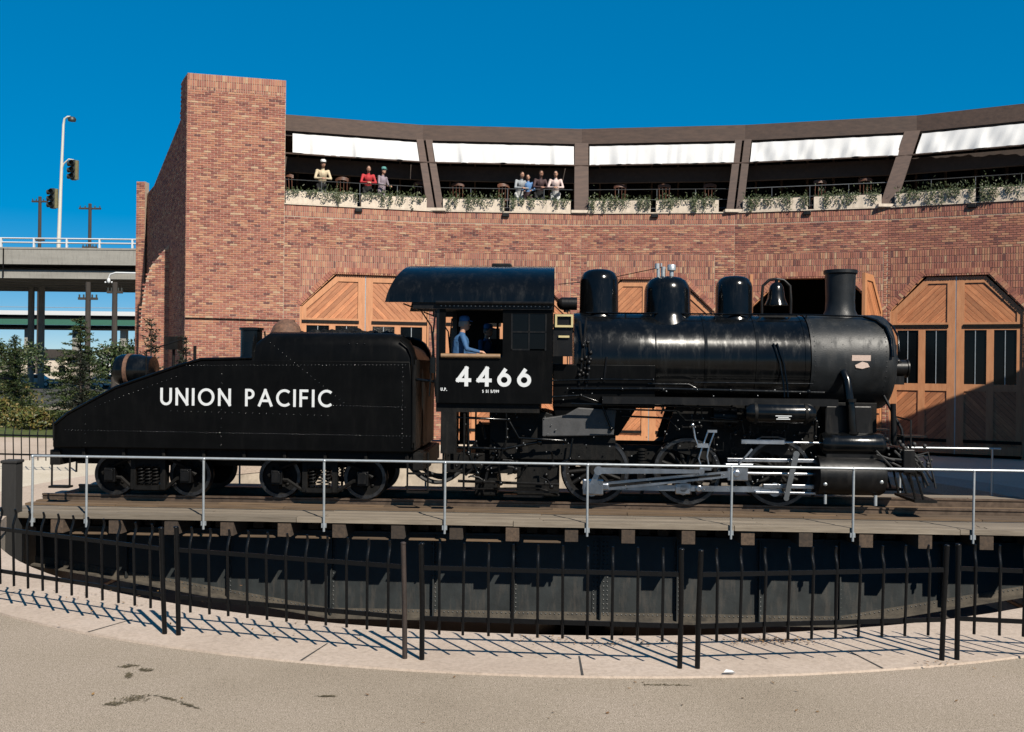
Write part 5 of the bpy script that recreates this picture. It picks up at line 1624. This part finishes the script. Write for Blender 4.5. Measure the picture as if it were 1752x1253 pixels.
def pal(name, c, rough=.8):
    if name not in MATS: mat(name, c, rough, var=.22, scale=7, bump=.9 if name.startswith('cloth') else 0, bscale=11)
    return name
pal('skin', (.55, .30, .20), .5); pal('skin_dark', (.40, .20, .13), .5)
def person(name, label, loc, rz, top, legs, hair, hat=None, pose='lean', h=1.72, skin='skin', voxel=.017, look=(0, 0), arms=None):
    """one continuous body: tapered limbs and trunk fused by a voxel remesh; local -y is the way the person faces"""
    k = h / 1.72
    J = {}
    if pose == 'lean':
        J.update(hipc=(0, .12, .93), waist=(0, .06, 1.08), chest=(0, -.05, 1.30), neck=(0, -.11, 1.46), head=(look[0] * .02, -.15, 1.60))
        for s_, n_ in ((-1, 'L'), (1, 'R')):
            J.update({n_ + 'hip': (s_ * .10, .12, .92), n_ + 'knee': (s_ * .11, .06, .50), n_ + 'ank': (s_ * .11, .14, .09), n_ + 'toe': (s_ * .13, -.08, .04),
                      n_ + 'sh': (s_ * .19, -.06, 1.40), n_ + 'el': (s_ * .27, -.16, 1.13), n_ + 'wr': (s_ * .07, -.33, 1.10)})
    elif pose == 'side':      # one arm on the rail, body half turned
        J.update(hipc=(0, .05, .93), waist=(0, .03, 1.08), chest=(0, .0, 1.31), neck=(0, -.02, 1.48), head=(look[0] * .03, -.05, 1.63))
        for s_, n_ in ((-1, 'L'), (1, 'R')):
            J.update({n_ + 'hip': (s_ * .10, .05, .92), n_ + 'knee': (s_ * .11, .02, .50), n_ + 'ank': (s_ * .11, .08, .09), n_ + 'toe': (s_ * .13, -.13, .04),
                      n_ + 'sh': (s_ * .19, .0, 1.42), n_ + 'el': (s_ * .26, -.06, 1.15), n_ + 'wr': (s_ * .16, -.26, 1.09)})
    else:                      # seated, right forearm on the armrest
        J.update(hipc=(0, .0, .0), waist=(0, .0, .15), chest=(0, -.03, .38), neck=(0, -.05, .54), head=(0, -.08, .69))
        for s_, n_ in ((-1, 'L'), (1, 'R')):
            J.update({n_ + 'hip': (s_ * .10, .0, .0), n_ + 'knee': (s_ * .12, -.44, .04), n_ + 'ank': (s_ * .12, -.46, -.38), n_ + 'toe': (s_ * .13, -.66, -.42),
                      n_ + 'sh': (s_ * .19, -.02, .48), n_ + 'el': (s_ * .27, -.08, .20), n_ + 'wr': (s_ * .18, -.34, .17)})
    if arms: J.update(arms)
    V = {q: Vector(v) * k for q, v in J.items()}
    segs = []      # (a, b, r0, r1, material index)
    def seg(a, b, r0, r1, mi): segs.append((V[a] if isinstance(a, str) else a, V[b] if isinstance(b, str) else b, r0 * k, r1 * k, mi))
    seg('hipc', 'waist', .15, .15, 1); seg('waist', 'chest', .15, .155, 0); seg('chest', 'neck', .13, .06, 0)
    seg('neck', 'head', .052, .052, 2)
    for n_ in 'LR':
        seg('chest', n_ + 'sh', .10, .062, 0); seg(n_ + 'sh', n_ + 'el', .056, .046, 0); seg(n_ + 'el', n_ + 'wr', .046, .034, 0)
        seg('hipc', n_ + 'hip', .12, .1, 1); seg(n_ + 'hip', n_ + 'knee', .088, .062, 1); seg(n_ + 'knee', n_ + 'ank', .06, .042, 1); seg(n_ + 'ank', n_ + 'toe', .045, .035, 3)
        d = (V[n_ + 'wr'] - V[n_ + 'el']).normalized(); sd = d.cross(Vector((0, 0, 1))).normalized(); w = V[n_ + 'wr']
        pm = w + d * .085 * k; seg(w, pm, .03, .034, 2)
        for j in range(4):
            base = pm + sd * (.027 - .018 * j) * k; ln = (.065, .078, .072, .056)[j] * k
            mid = base + d * ln * .55; tip = mid + d * ln * .35 - Vector((0, 0, ln * .4)); seg(base - d * .02, mid, .0095, .009, 2); seg(mid, tip, .009, .0075, 2)
        th = w + d * .03 * k + sd * .03 * k; seg(th, th + (d * .6 + sd * .8).normalized() * .055 * k, .012, .009, 2)
    b = MB()
    for (p, q, r0, r1, mi) in segs:
        b.tube([p, p.lerp(q, .5), q], [r0, (r0 + r1) / 2, r1], 10); b.ball(p, r0, 10, 8); b.ball(q, r1, 10, 8)
    hd = V['head'] + Vector((0, -.012, .03)) * k
    b.ball(hd, .098 * k, 16, 12, (.80, .98, 1.18)); b.ball(hd + Vector((0, -.035, -.06)) * k, .06 * k, 10, 8)
    b.cyl(hd + Vector((0, -.085, .02)) * k, hd + Vector((0, -.118, -.018)) * k, .012 * k, .02 * k, 8)
    for s_ in (-1, 1): b.ball(hd + Vector((s_ * .08, .005, -.01)) * k, .026 * k, 8, 6, (.5, .8, 1.2))
    me = b.mesh(name, skin)
    tmp = bpy.data.objects.new(name, me); COL.objects.link(tmp)
    rm = tmp.modifiers.new('r', 'REMESH'); rm.mode = 'VOXEL'; rm.voxel_size = voxel
    sm_ = tmp.modifiers.new('s', 'SMOOTH'); sm_.factor = .5; sm_.iterations = 2
    dg = bpy.context.evaluated_depsgraph_get(); dg.update()
    body_me = bpy.data.meshes.new_from_object(tmp.evaluated_get(dg))
    bpy.data.objects.remove(tmp); 
    body_me.materials.clear()
    for q in (top, legs, skin, 'rubber'): body_me.materials.append(MATS[q])
    for pl_ in body_me.polygons:
        c = pl_.center; best = 9; bi = 0
        for (p, q, r0, r1, mi) in segs:
            d = q - p; t = max(0, min(1, (c - p).dot(d) / max(1e-9, d.length_squared))); dist = (c - (p + d * t)).length - (r0 + (r1 - r0) * t)
            if dist < best: best = dist; bi = mi
        if (c - hd).length < .125 * k: bi = 2
        pl_.material_index = bi; pl_.use_smooth = True
    o = bpy.data.objects.new(name, body_me); COL.objects.link(o)
    o.location = loc; o.rotation_euler = (0, 0, rz)
    tag(o, label, 'person')
    hh = MB(); vs = []; nu, nv = 20, 10
    for j in range(nv):
        ph = math.pi * .62 * j / (nv - 1)
        for i in range(nu):
            t = 2 * math.pi * i / nu; fr = .5 - .5 * math.sin(t)       # front is -y: hairline sits higher there
            p2 = ph * (1 - .60 * max(0, -math.sin(t)) ** .9)
            vs.append(hd + Vector((math.sin(p2) * math.cos(t) * .086, math.sin(p2) * math.sin(t) * .108 + .006, math.cos(p2) * .124)) * k)
    fs = [(j * nu + i, j * nu + (i + 1) % nu, (j + 1) * nu + (i + 1) % nu, (j + 1) * nu + i) for j in range(nv - 1) for i in range(nu)]
    hh.add(vs, fs); hh.build('hair', hair, o, 60)
    ey = MB()
    for s_ in (-1, 1): ey.ball(hd + Vector((s_ * .033, -.088, .012)) * k, .011 * k, 8, 6)
    ey.build('eyes', 'rubber', o, 60)
    mo = MB(); mo.box(hd + Vector((0, -.092, -.068)) * k, (.045 * k, .012, .01)); mo.build('mouth', 'rust', o)
    if hat:
        c = MB(); c.lathe([(.096 * k, 0), (.1 * k, .03), (.096 * k, .075), (.07 * k, .105), (.02, .112)], hd + Vector((0, .0, .055)) * k, 'Z', 20)
        vs = [hd + Vector((x * .085, -.075 - .085 * math.cos(x * 1.35), .06 - .012 * (1 - x * x))) * k for x in [-1 + q / 5 for q in range(11)]]
        vs2 = [hd + Vector((x * .09, -.06, .07)) * k for x in [-1 + q / 5 for q in range(11)]]
        c.add(vs + vs2 + [v + Vector((0, 0, .012)) for v in vs + vs2], [(q, q + 1, 12 + q, 11 + q) for q in range(10)] + [(22 + q, 33 + q, 34 + q, 23 + q) for q in range(10)] + [(q, 22 + q, 23 + q, q + 1) for q in range(10)])
        c.build('cap', hat, o, 50)
    return o
pal('cloth_cream', (.66, .54, .36)); pal('cloth_black', (.012, .012, .014)); pal('cloth_red', (.50, .018, .025)); pal('cloth_lilac', (.30, .24, .28)); pal('cloth_grey', (.34, .36, .38))
pal('cloth_blue', (.10, .24, .50)); pal('cloth_darkred', (.05, .018, .02)); pal('cloth_pink', (.72, .56, .52)); pal('cloth_jeans', (.05, .07, .12)); pal('cloth_white', (.78, .78, .76)); pal('cloth_denim', (.022, .10, .24)); pal('cap_blue', (.02, .13, .36))
pal('hair_brown', (.05, .03, .018), .5); pal('hair_black', (.012, .01, .01), .5); pal('hair_grey', (.30, .28, .26), .6); pal('hair_blond', (.35, .24, .10), .5); pal('cap_teal', (.10, .32, .30))
def on_balcony(px, back=.98):
    """point on the balcony floor behind the railing, px = direction as seen from the camera (tangent * 1660)"""
    t = px / 1660.0
    for i in range(5):
        a, b = outw(BP[i], back), outw(BP[i + 1], back)
        s_ = (t * a.y - a.x) / ((b.x - a.x) - t * (b.y - a.y))
        if -1e-6 <= s_ <= 1: return a.lerp(b, s_), i
    return outw(BP[0], back), 0
def stand(px, rz=0, **kw):
    p, i = on_balcony(px); u = (BP[i + 1] - BP[i]).normalized()
    return person('person', loc=(p.x, p.y, 8.44), rz=math.atan2(u.y, u.x) + rz, **kw)
stand(-328, .1, label='person in cream jacket and white cap leaning on the balcony rail', top='cloth_cream', legs='cloth_black', hair='hair_black', hat='cloth_white', h=1.8)
stand(-250, .05, label='person in bright red jacket leaning on the balcony rail', top='cloth_red', legs='cloth_black', hair='hair_brown', h=1.72)
stand(-225, .7, label='person in grey-lilac coat turned sideways beside the red jacket', top='cloth_lilac', legs='cloth_lilac', hair='hair_black', hat='cap_teal', pose='side', h=1.66)
stand(11, .35, label='person in grey sweater at the left of the balcony foursome', top='cloth_grey', legs='cloth_white', hair='hair_brown', pose='lean', h=1.70)
stand(24, -.1, label='small person in blue and white top beside the grey sweater', top='cloth_blue', legs='cloth_darkred', hair='hair_black', pose='side', h=1.60)
stand(44, .25, label='person in dark clothes with arms crossed on the balcony rail', top='cloth_darkred', legs='cloth_black', hair='hair_brown', pose='lean', h=1.76, skin='skin_dark')
stand(71, -.05, label='person in pale pink shirt leaning on the rail beside the column', top='cloth_pink', legs='cloth_white', hair='hair_black', pose='lean', h=1.76)
# tall wooden chairs behind the railing
def chair():
    C = empty('bar_chair', (0, 0, 8.44)); ORG[C.name] = (0, 0, 0)
    m = MB(); m.bb(-.2, .2, -.2, .2, .74, .79); m.build('seat', 'chair_wood', C, bevel=.01)
    for x in (-.17, .17):
        for y in (-.17, .17):
            m = MB(); m.tube([(x * 1.15, y * 1.15, 0), (x, y, .76)], .02, 6); m.build('leg', 'chair_wood', C)
    for x in (-.18, -.06, .06, .18):
        m = MB(); m.tube([(x, .19, .78), (x * 1.05, .25, 1.24)], .014, 6); m.build('spindle', 'chair_wood', C)
    m = MB()
    pts = [(-.23, .20, 1.25), (-.15, .25, 1.28), (0, .27, 1.30), (.15, .25, 1.28), (.23, .20, 1.25)]
    for z in (0, .04, .08): m.tube([(a, b, c + z) for a, b, c in pts], .026, 6)
    m.build('back_rail', 'chair_wood', C, 60)
    return C
c0 = chair()
for j, (px, rz) in enumerate(((-383, 2.9), (-294, 3.3), (-159, 3.0), (-95, 3.1), (-20, 3.4), (180, 3.2), (257, 3.0), (334, 3.1), (520, 3.2), (600, 2.9))):
    c = c0 if j == 0 else copy_tree(c0)
    p, i = on_balcony(px, 1.7); c.location = (p.x, p.y, 8.44); c.rotation_euler = (0, 0, rz)
    where = ['nearest the brick tower', 'between the white cap and the red jacket', 'left of the second awning post', 'right of the first leaning column', 'left of the foursome', 'just right of the upright column', 'in the middle of the third bay', 'at the right of the third bay', 'in the fourth bay, left one', 'in the fourth bay, right one'][j]
    tag(c, 'tall brown wooden chair behind the railing, ' + where, 'chair', 'wooden chairs on the balcony')

# engineer and fireman in the cab
e_loc = M_T @ Vector((-1.88, -1.2, 2.96))
person('person', 'person in blue denim jacket and blue cap at the cab window', e_loc, rad(90 + 12) + TA, 'cloth_denim', 'cloth_jeans', 'hair_grey', 'cap_blue', 'sit', 1.78, voxel=.013,
       arms={'Lsh': (-.18, -.04, .48), 'Lel': (-.33, -.10, .25), 'Lwr': (-.30, -.33, .20)})
f_loc = M_T @ Vector((-1.55, .95, 2.92))
person('person', 'second person in blue working clothes on the far side of the cab', f_loc, rad(90 - 25) + TA, 'cloth_denim', 'cloth_jeans', 'hair_brown', 'cap_blue', 'sit', 1.74, voxel=.016)
for y in (-1, 1):
    m = MB(); m.bb(-2.1, -1.62, -1.42, -1.0, 2.2, 2.86) if y < 0 else m.bb(-1.8, -1.3, .72, 1.2, 2.2, 2.82); m.build('seat_box', 'black_iron', loco)

# ------------------------------------------------------------------ beyond the pit on the left: viaducts, poles, trees, cars
V1 = empty('highway_viaduct', (-60, 99, 0)); ORG[V1.name] = (-60, 99, 0)
tag(V1, 'near concrete highway viaduct with white pipe railings and dark underside', 'viaduct')
XA, XB = -190, -6
m = MB(); m.bb(XA, XB, 90, 90.35, 11.85, 13.25); m.bb(XA, XB, 89.95, 90.35, 13.25, 13.42); m.build('parapet', 'concrete_grey', V1)
m = MB(); m.bb(XA, XB, 90.35, 108, 11.9, 12.9); m.build('deck_slab', 'concrete_grey', V1)
m = MB(); m.bb(XA, XB, 90.6, 91.2, 10.6, 11.36); m.build('edge_girder', 'concrete_grey', V1)
for y in (94, 97.5, 101, 104.5, 107.4):
    m = MB(); m.bb(XA, XB, y, y + .5, 10.6, 11.9); m.build('girder', 'concrete_grey', V1)
m = MB(); m.bb(XA, XB, 91.2, 107.9, 10.75, 10.85); m.build('soffit', 'concrete_grey', V1)
m = MB()
for z in (14.27, 13.88): m.tube([(XA, 90.2, z), (XB, 90.2, z)], .075, 6)
rail = m.build('railing', 'white_paint', V1, 60)
for x in [-72 + 3.05 * k_ for k_ in range(20)]:
    q = MB(); q.bb(x - .07, x + .07, 90.1, 90.3, 13.4, 14.3); q.build('railing_post', 'white_paint', rail)
for x in (-51.1, -50.0, -120, -119, -20, -19):
    m = MB(); m.cyl((x, 103, 0), (x, 103, 10.7), .32, n=14); m.build('column', 'concrete_grey', V1)
m = MB(); m.bb(-47.3, -47.22, 89.9, 89.999, 10.6, 13.3); m.build('expansion_joint', 'black_iron', V1)
V2 = empty('green_viaduct', (-70, 152, 0)); ORG[V2.name] = (-70, 152, 0)
tag(V2, 'farther viaduct with green steel girder and white barrier', 'viaduct')
m = MB(); m.bb(-230, -20, 150, 150.4, 10.0, 10.65); m.build('barrier', 'white_paint', V2)
m = MB(); m.bb(-230, -20, 150.4, 160, 9.4, 10.0); m.build('deck_slab', 'black_iron', V2)
m = MB(); m.bb(-230, -20, 150.2, 150.6, 8.5, 9.35); m.build('girder', 'green_steel', V2)
m = MB(); m.bb(-230, -20, 151, 160, 8.0, 8.5); m.build('underside', 'black_iron', V2)
for x in (-68.5, -61.0, -76, -90, -110):
    m = MB(); m.bb(x - .45, x + .45, 152, 153, 0, 8.2); m.build('column', 'concrete_grey', V2)
m = MB(); m.tube([(-230, 150.2, 11.2), (-20, 150.2, 11.2)], .05, 5); m.build('railing', 'galvanised', V2)
# light pole with two signal heads on the near viaduct
S = empty('street_light', (-42.9, 91.5, 13.0)); ORG[S.name] = (-42.9, 91.5, 13.0)
tag(S, 'tall pale street light with two traffic signal heads on the viaduct', 'street light')
m = MB(); m.tube([(-42.9, 91.5, 12.9), (-42.75, 91.5, 19), (-42.55, 91.5, 25.2), (-42.45, 91.5, 25.75), (-42.15, 91.5, 25.95), (-41.9, 91.5, 25.95)], [.2, .15, .11, .1, .09, .08], 10); m.build('pole', 'pole_paint', S, 60)
m = MB(); m.lathe([(.1, 0), (.34, .03), (.38, .25), (.25, .42), (.05, .46)], (-41.75, 91.5, 25.5), 'Z', 18); m.build('lamp_head', 'signal_dark', S, 50)
m = MB(); m.tube([(-42.75, 91.5, 20.6), (-42.5, 91.5, 21.5), (-42.0, 91.5, 21.95), (-41.5, 91.5, 21.85)], .07, 8); m.build('signal_arm', 'pole_paint', S, 60)
def signal(x, z):
    m = MB(); m.bb(x - .22, x + .22, 91.2, 91.6, z - .95, z + .95); h = m.build('signal_head', 'signal_dark', S, bevel=.04)
    m = MB(); m.bb(x + .225, x + .45, 91.25, 91.5, z - .9, z + .9); m.build('backplate', 'signal_yellow', h)
    for k_ in range(3):
        m = MB(); zz = z + .6 - .6 * k_; m.cyl((x, 91.2, zz), (x, 90.85, zz), .22, .24, 14, False); m.cyl((x - .22, 91.4, zz), (x - .55, 91.4, zz), .22, .24, 14, True); m.build('visor', 'signal_dark', h, 50)
signal(-41.5, 20.9); signal(-43.4, 18.2)
# lamp on a bracket under the viaduct edge
S2 = empty('bracket_lamp', (-36, 89.5, 9)); ORG[S2.name] = (-36, 89.5, 9); tag(S2, 'small lamp on a white bracket arm under the viaduct edge', 'lamp')
m = MB(); m.tube([(-33.0, 90.5, 11.15), (-36.6, 89.4, 11.1), (-37.1, 89.4, 10.95), (-37.25, 89.4, 10.6)], .07, 8); m.build('arm', 'white_paint', S2, 60)
m = MB(); m.ball((-37.25, 89.4, 10.35), .16, 10, 8, (1, 1, 1.6)); m.ball((-37.55, 89.4, 10.2), .09, 8, 6); m.ball((-36.95, 89.4, 10.2), .1, 8, 6); m.build('lamp_globe', 'white_paint', S2, 60)
def utility_pole(x, y, h, label, arms):
    U = empty('utility_pole', (x, y, 0)); ORG[U.name] = (0, 0, 0); tag(U, label, 'utility pole', 'wooden utility poles')
    m = MB(); m.tube([(0, 0, 0), (0, 0, h)], [.24, .2], 10); m.build('pole', 'pole_wood', U)
    for z, w in arms:
        m = MB(); m.bb(-w, w, -.12, .12, z - .1, z + .1); a_ = m.build('crossarm', 'pole_wood', U)
        for k_ in (-.9, -.45, .45, .9):
            q = MB(); q.cyl((k_ * w, 0, z + .1), (k_ * w, 0, z + .35), .07, n=8); q.build('insulator', 'signal_dark', a_)
utility_pole(-58.6, 120, 23.2, 'left one of two wooden utility poles above the viaduct', ((22.6, 1.0), (17.8, .6)))
utility_pole(-52.4, 120, 22.4, 'right one of two wooden utility poles above the viaduct', ((21.8, 1.35), (17.0, .9)))
utility_pole(-31.5, 76.8, 9.2, 'short wooden utility pole under the viaduct close to the brick wall', ((8.4, .6),))
utility_pole(-35.9, 82, 9.6, 'short wooden utility pole under the viaduct near its middle', ((8.2, .8),))

def conifer(loc, h, r, label, m='conifer', dens=1.0, seed=1):
    rr_ = random.Random(seed)
    T = empty('conifer_tree', loc); ORG[T.name] = (0, 0, 0); tag(T, label, 'tree')
    t = MB(); t.tube([(0, 0, -.05), (.02, 0, h * .5), (0, .02, h * .98)], [.05 * h / 3, .035 * h / 3, .008], 8)
    c = MB(); z = .06 * h
    while z < h * .98:
        f_ = 1 - z / h; rad_ = r * (f_ ** .8) * rr_.uniform(.75, 1.15) + .05
        nbr = max(3, int(9 * f_ + 3))
        for k_ in range(nbr):
            a = rr_.uniform(0, 2 * math.pi); ln = rad_ * rr_.uniform(.65, 1.15)
            d = Vector((math.cos(a), math.sin(a), rr_.uniform(-.12, .35)))
            p0 = Vector((0, 0, z + rr_.uniform(-.05, .05)))
            if ln > .25: t.tube([p0, p0 + d * ln * .8], [.012, .004], 4, False)
            nl = int(ln * 34 * dens) + 5
            for q in range(nl):
                s_ = (q + rr_.random()) / nl; pp = p0 + d * ln * s_ + Vector((rr_.gauss(0, .05), rr_.gauss(0, .05), rr_.gauss(0, .03) - .12 * s_ * s_ * ln))
                dd = (d * rr_.uniform(.4, 1) + Vector((rr_.uniform(-1, 1), rr_.uniform(-1, 1), rr_.uniform(-.3, .6)))).normalized()
                for w_ in range(2):
                    leaf(c, pp, dd + Vector((rr_.uniform(-.5, .5), rr_.uniform(-.5, .5), rr_.uniform(-.3, .4))), (rr_.uniform(-1, 1), rr_.uniform(-1, 1), rr_.uniform(-1, 1)), rr_.uniform(.09, .17), rr_.uniform(.012, .022))
        z += .075 * h * rr_.uniform(.7, 1.1) * (.5 + .5 * f_)
    t.build('trunk', 'bark', T, 60); c.build('crown', m, T)
    return T
conifer((-18.7, 42, 0), 4.9, 2.1, 'bushy green conifer in front of the viaduct, beside the tender', dens=2.4, seed=3)
conifer((-23.6, 46, 0), 4.1, 1.35, 'smaller green conifer at the left edge of the picture', dens=2.2, seed=5)
conifer((-11.55, 31.0, 0), 4.35, .75, 'thin dark conifer in front of the swept brick wing wall', 'conifer_dark', .8, 8)
conifer((-10.3, 30.4, 0), 3.75, .42, 'slim dark conifer at the corner of the brick tower', 'conifer_dark', 1.6, 9)
conifer((-14.9, 33.5, 0), 3.3, .5, 'small dark conifer at the left end of the wing wall', 'conifer_dark', 1.2, 12)
def shrub(loc, r, h, label, seed):
    rr_ = random.Random(seed); T = empty('shrub', loc); ORG[T.name] = (0, 0, 0); tag(T, label, 'shrub', 'shrubs along the path')
    s_ = MB(); c = MB()
    for k_ in range(9):
        a = rr_.uniform(0, 6.28); s_.tube([(0, 0, 0), (math.cos(a) * r * .5, math.sin(a) * r * .5, h * .7)], [.03, .01], 5)
    for k_ in range(1500):
        a = rr_.uniform(0, 6.28); q = rr_.random() ** .5; z = h * rr_.random() ** .7; rr2 = r * q * math.sqrt(max(.05, 1 - (z / h) ** 2)) * rr_.uniform(.85, 1.2)
        leaf(c, (math.cos(a) * rr2, math.sin(a) * rr2, z), (rr_.uniform(-1, 1), rr_.uniform(-1, 1), rr_.uniform(-.3, 1)), (rr_.uniform(-1, 1), rr_.uniform(-1, 1), rr_.uniform(-1, 1)), rr_.uniform(.1, .22), rr_.uniform(.03, .06))
    s_.build('stems', 'bark', T); c.build('foliage', 'hedge_leaf', T)
for j, (x, y, r, h, wh) in enumerate(((-22.8, 43.2, 1.2, 1.1, 'at the left edge of the bed'), (-21.0, 42.2, 1.1, .8, 'second from the left edge'), (-19.9, 40.9, 1.0, .8, 'at the foot of the green conifer'),
                                  (-26.0, 50.5, 1.6, 1.7, 'farthest back at the left edge'), (-21.8, 50, 1.5, 1.3, 'farthest back beside the green conifer'), (-24.6, 45.6, 1.2, 1.0, 'leftmost in front of the small conifer'))):
    shrub((x, y, .02), r, h, 'low yellow-green shrub ' + wh, 30 + j)
def broadleaf(loc, h, r, label, seed):
    rr_ = random.Random(seed); T = empty('broadleaf_tree', loc); ORG[T.name] = (0, 0, 0); tag(T, label, 'tree')
    t = MB(); c = MB(); t.tube([(0, 0, 0), (.1, 0, h * .3), (.05, .1, h * .6)], [.16, .12, .06], 8)
    cl = []
    for k_ in range(16):
        a = rr_.uniform(0, 6.28); e = rr_.uniform(-.2, 1); q = r * rr_.uniform(.35, .9)
        p = Vector((math.cos(a) * q, math.sin(a) * q, h * .62 + e * h * .3)); cl.append(p); t.tube([(.05, .05, h * .4), p], [.05, .015], 5)
    for p in cl:
        for k_ in range(150):
            d = Vector((rr_.gauss(0, 1), rr_.gauss(0, 1), rr_.gauss(0, .8))); d = d.normalized() * r * .42 * rr_.random() ** .4
            leaf(c, p + d, (rr_.uniform(-1, 1), rr_.uniform(-1, 1), rr_.uniform(-1, .5)), (rr_.uniform(-1, 1), rr_.uniform(-1, 1), rr_.uniform(-1, 1)), rr_.uniform(.16, .32), rr_.uniform(.05, .1))
    t.build('trunk', 'bark', T, 60); c.build('crown', 'conifer', T)
broadleaf((-25.6, 63, 0), 4.4, 1.7, 'round dark tree between the conifer and the brick wall', 42)
broadleaf((-43.0, 84, 0), 4.6, 2.2, 'round dark tree under the viaduct behind the green conifer', 43)
# parked cars under the viaduct
def car(loc, rz, paint, label):
    C = empty('parked_car', loc, rz); ORG[C.name] = (0, 0, 0); tag(C, label, 'car', 'cars parked under the viaduct')
    b_ = MB(); prof = [(-2.2, .35), (2.2, .35), (2.25, .6), (2.1, .82), (1.2, .92), (.55, 1.36), (-.75, 1.4), (-1.45, .98), (-2.2, .9), (-2.28, .6)]
    b_.prism(prof, -.84, .84); b_.build('body', paint, C, bevel=.08)
    for s_ in (-1, 1):
        g_ = MB(); g_.prism([(.95, .97), (.48, 1.3), (-.02, 1.32), (-.02, .97)], s_ * .842, s_ * .85); g_.build('side_window', 'dark_glass', C)
        g_ = MB(); g_.prism([(-.1, .97), (-.1, 1.32), (-.72, 1.34), (-1.15, .98)], s_ * .842, s_ * .85); g_.build('side_window', 'dark_glass', C)
        for x in (-1.4, 1.4):
            w_ = MB(); w_.lathe([(.2, -.1), (.32, -.1), (.33, 0), (.32, .1), (.2, .1)], (x, s_ * .76, .33), 'Y', 18); t_ = w_.build('wheel', 'rubber', C, 40)
            w_ = MB(); w_.cyl((x, s_ * .8, .33), (x, s_ * .875, .33), .19, n=14); w_.build('rim', 'galvanised', t_)
        l_ = MB(); l_.bb(2.2, 2.27, s_ * .5, s_ * .78, .6, .76); l_.build('headlight', 'white_paint', C)
pal('paint_white', (.72, .72, .70), .3); pal('paint_red', (.42, .03, .03), .3); pal('paint_silver', (.35, .37, .40), .3); pal('paint_dark', (.03, .04, .06), .3)
car((-53, 108, .01), .1, 'paint_white', 'white parked car under the viaduct behind the conifer')
car((-61.5, 118, .01), .15, 'paint_red', 'red parked car at the left edge under the viaduct')
car((-46.5, 112, .01), .05, 'paint_silver', 'silver parked car next to the brick wall under the viaduct')
car((-57.5, 104, .01), 3.2, 'paint_dark', 'dark blue parked car at the left under the viaduct')
car((-42.3, 104, .01), .1, 'paint_white', 'white parked car partly hidden by the brick wall')
# far low buildings
def shed(loc, w, d, h, roof, wall, label):
    B_ = empty('low_building', loc); ORG[B_.name] = (0, 0, 0); tag(B_, label, 'building')
    m = MB(); m.bb(-w / 2, w / 2, 0, d, 0, h); m.build('wall', wall, B_)
    m = MB(); m.prism([(-w / 2 - .4, h), (w / 2 + .4, h), (w / 2 - .8, h + 1.3), (-w / 2 + .8, h + 1.3)], -.4, d + .4); m.build('roof', roof, B_)
    for k_ in range(4):
        x = -w / 2 + w * (k_ + .5) / 4; q = MB(); q.bb(x - .5, x + .5, -.02, .03, 1.0, 2.2); q.build('window', 'dark_glass', B_)
shed((-72, 148, 0), 9, 8, 3.4, 'pole_wood', 'concrete_planter', 'far low building with dark brown roof under the green viaduct')
shed((-58.5, 146, 0), 7, 8, 3.8, 'concrete_grey', 'white_paint', 'far low white building beside the viaduct columns')

# ------------------------------------------------------------------ litter, leaves and stains on the ground
m = MB(); q = random.Random(4)
vs = [Vector((q.gauss(0, .035), q.gauss(0, .02), abs(q.gauss(.02, .012)))) for _ in range(14)]
bmh = bmesh.new()
for v in vs: bmh.verts.new(v)
bmesh.ops.convex_hull(bmh, input=bmh.verts); me = bpy.data.meshes.new('crumpled_paper'); bmh.to_mesh(me); bmh.free(); me.materials.append(MATS['litter_white'])
o = bpy.data.objects.new('crumpled_paper', me); COL.objects.link(o); o.location = (2.06, 9.12, .03); tag(o, 'scrap of crumpled white paper lying on the concrete edge', 'litter')
m = MB(); q = random.Random(6)
for (cx, cy, n_, sx, sy, z) in ((2.75, 10.22, 170, .28, .05, .032), (4.2, 9.5, 16, .12, .05, .032), (.45, 10.2, 30, .3, .06, .032), (1.2, 10.1, 60, .35, .07, .032), (-2.8, 10.4, 14, .8, .2, .032), (1.0, 8.7, 50, 3.2, .7, .002), (-5.2, 11.9, 50, .8, .35, .032)):
    for k_ in range(n_):
        leaf(m, (cx + q.gauss(0, sx), cy + q.gauss(0, sy), z + q.uniform(.001, .012)), (q.uniform(-1, 1), q.uniform(-1, 1), q.uniform(0, .25)), (q.uniform(-.2, .2), q.uniform(-.2, .2), 1), q.uniform(.02, .05), q.uniform(.006, .014))
o = m.build('fallen_leaves', 'dry_leaf'); tag(o, 'brown fallen leaves scattered over the concrete and asphalt', 'leaves', kind='stuff')
leafmat('dead_grass', [(.10, .08, .045), (.20, .16, .09), (.06, .05, .03), (.15, .11, .06)], .9)
q = random.Random(9)
def stain(cx, cy, rx, ry, rot):
    """clump of flattened dead grass and grit lying on the asphalt"""
    m = MB()
    for k_ in range(int(60 + 2600 * rx * ry)):
        t = q.uniform(0, 6.28); s_ = q.random() ** .6; x, y = rx * s_ * math.cos(t) * q.uniform(.6, 1.25), ry * s_ * math.sin(t) * q.uniform(.6, 1.3)
        a_ = rot + q.gauss(.6, .5)
        leaf(m, (cx + x * math.cos(rot) - y * math.sin(rot), cy + x * math.sin(rot) + y * math.cos(rot), .002 + q.uniform(0, .006)), (math.cos(a_), math.sin(a_), q.uniform(0, .12)), (0, 0, 1), q.uniform(.015, .05), q.uniform(.003, .008))
    return m.build('dead_grass', 'dead_grass', bm_o, kind='stuff')
for a in ((-3.62, 9.22, .09, .05, .2), (-3.43, 9.12, .08, .04, -.3), (-3.52, 8.95, .03, .09, .4), (-3.22, 8.32, .16, .10, .5), (-3.35, 8.2, .1, .04, .2), (-2.95, 8.36, .14, .018, -.5), (-2.72, 8.2, .13, .02, -.6), (-1.6, 8.45, .09, .012, 0), (1.4, 8.85, .25, .012, 0)):
    stain(*a)
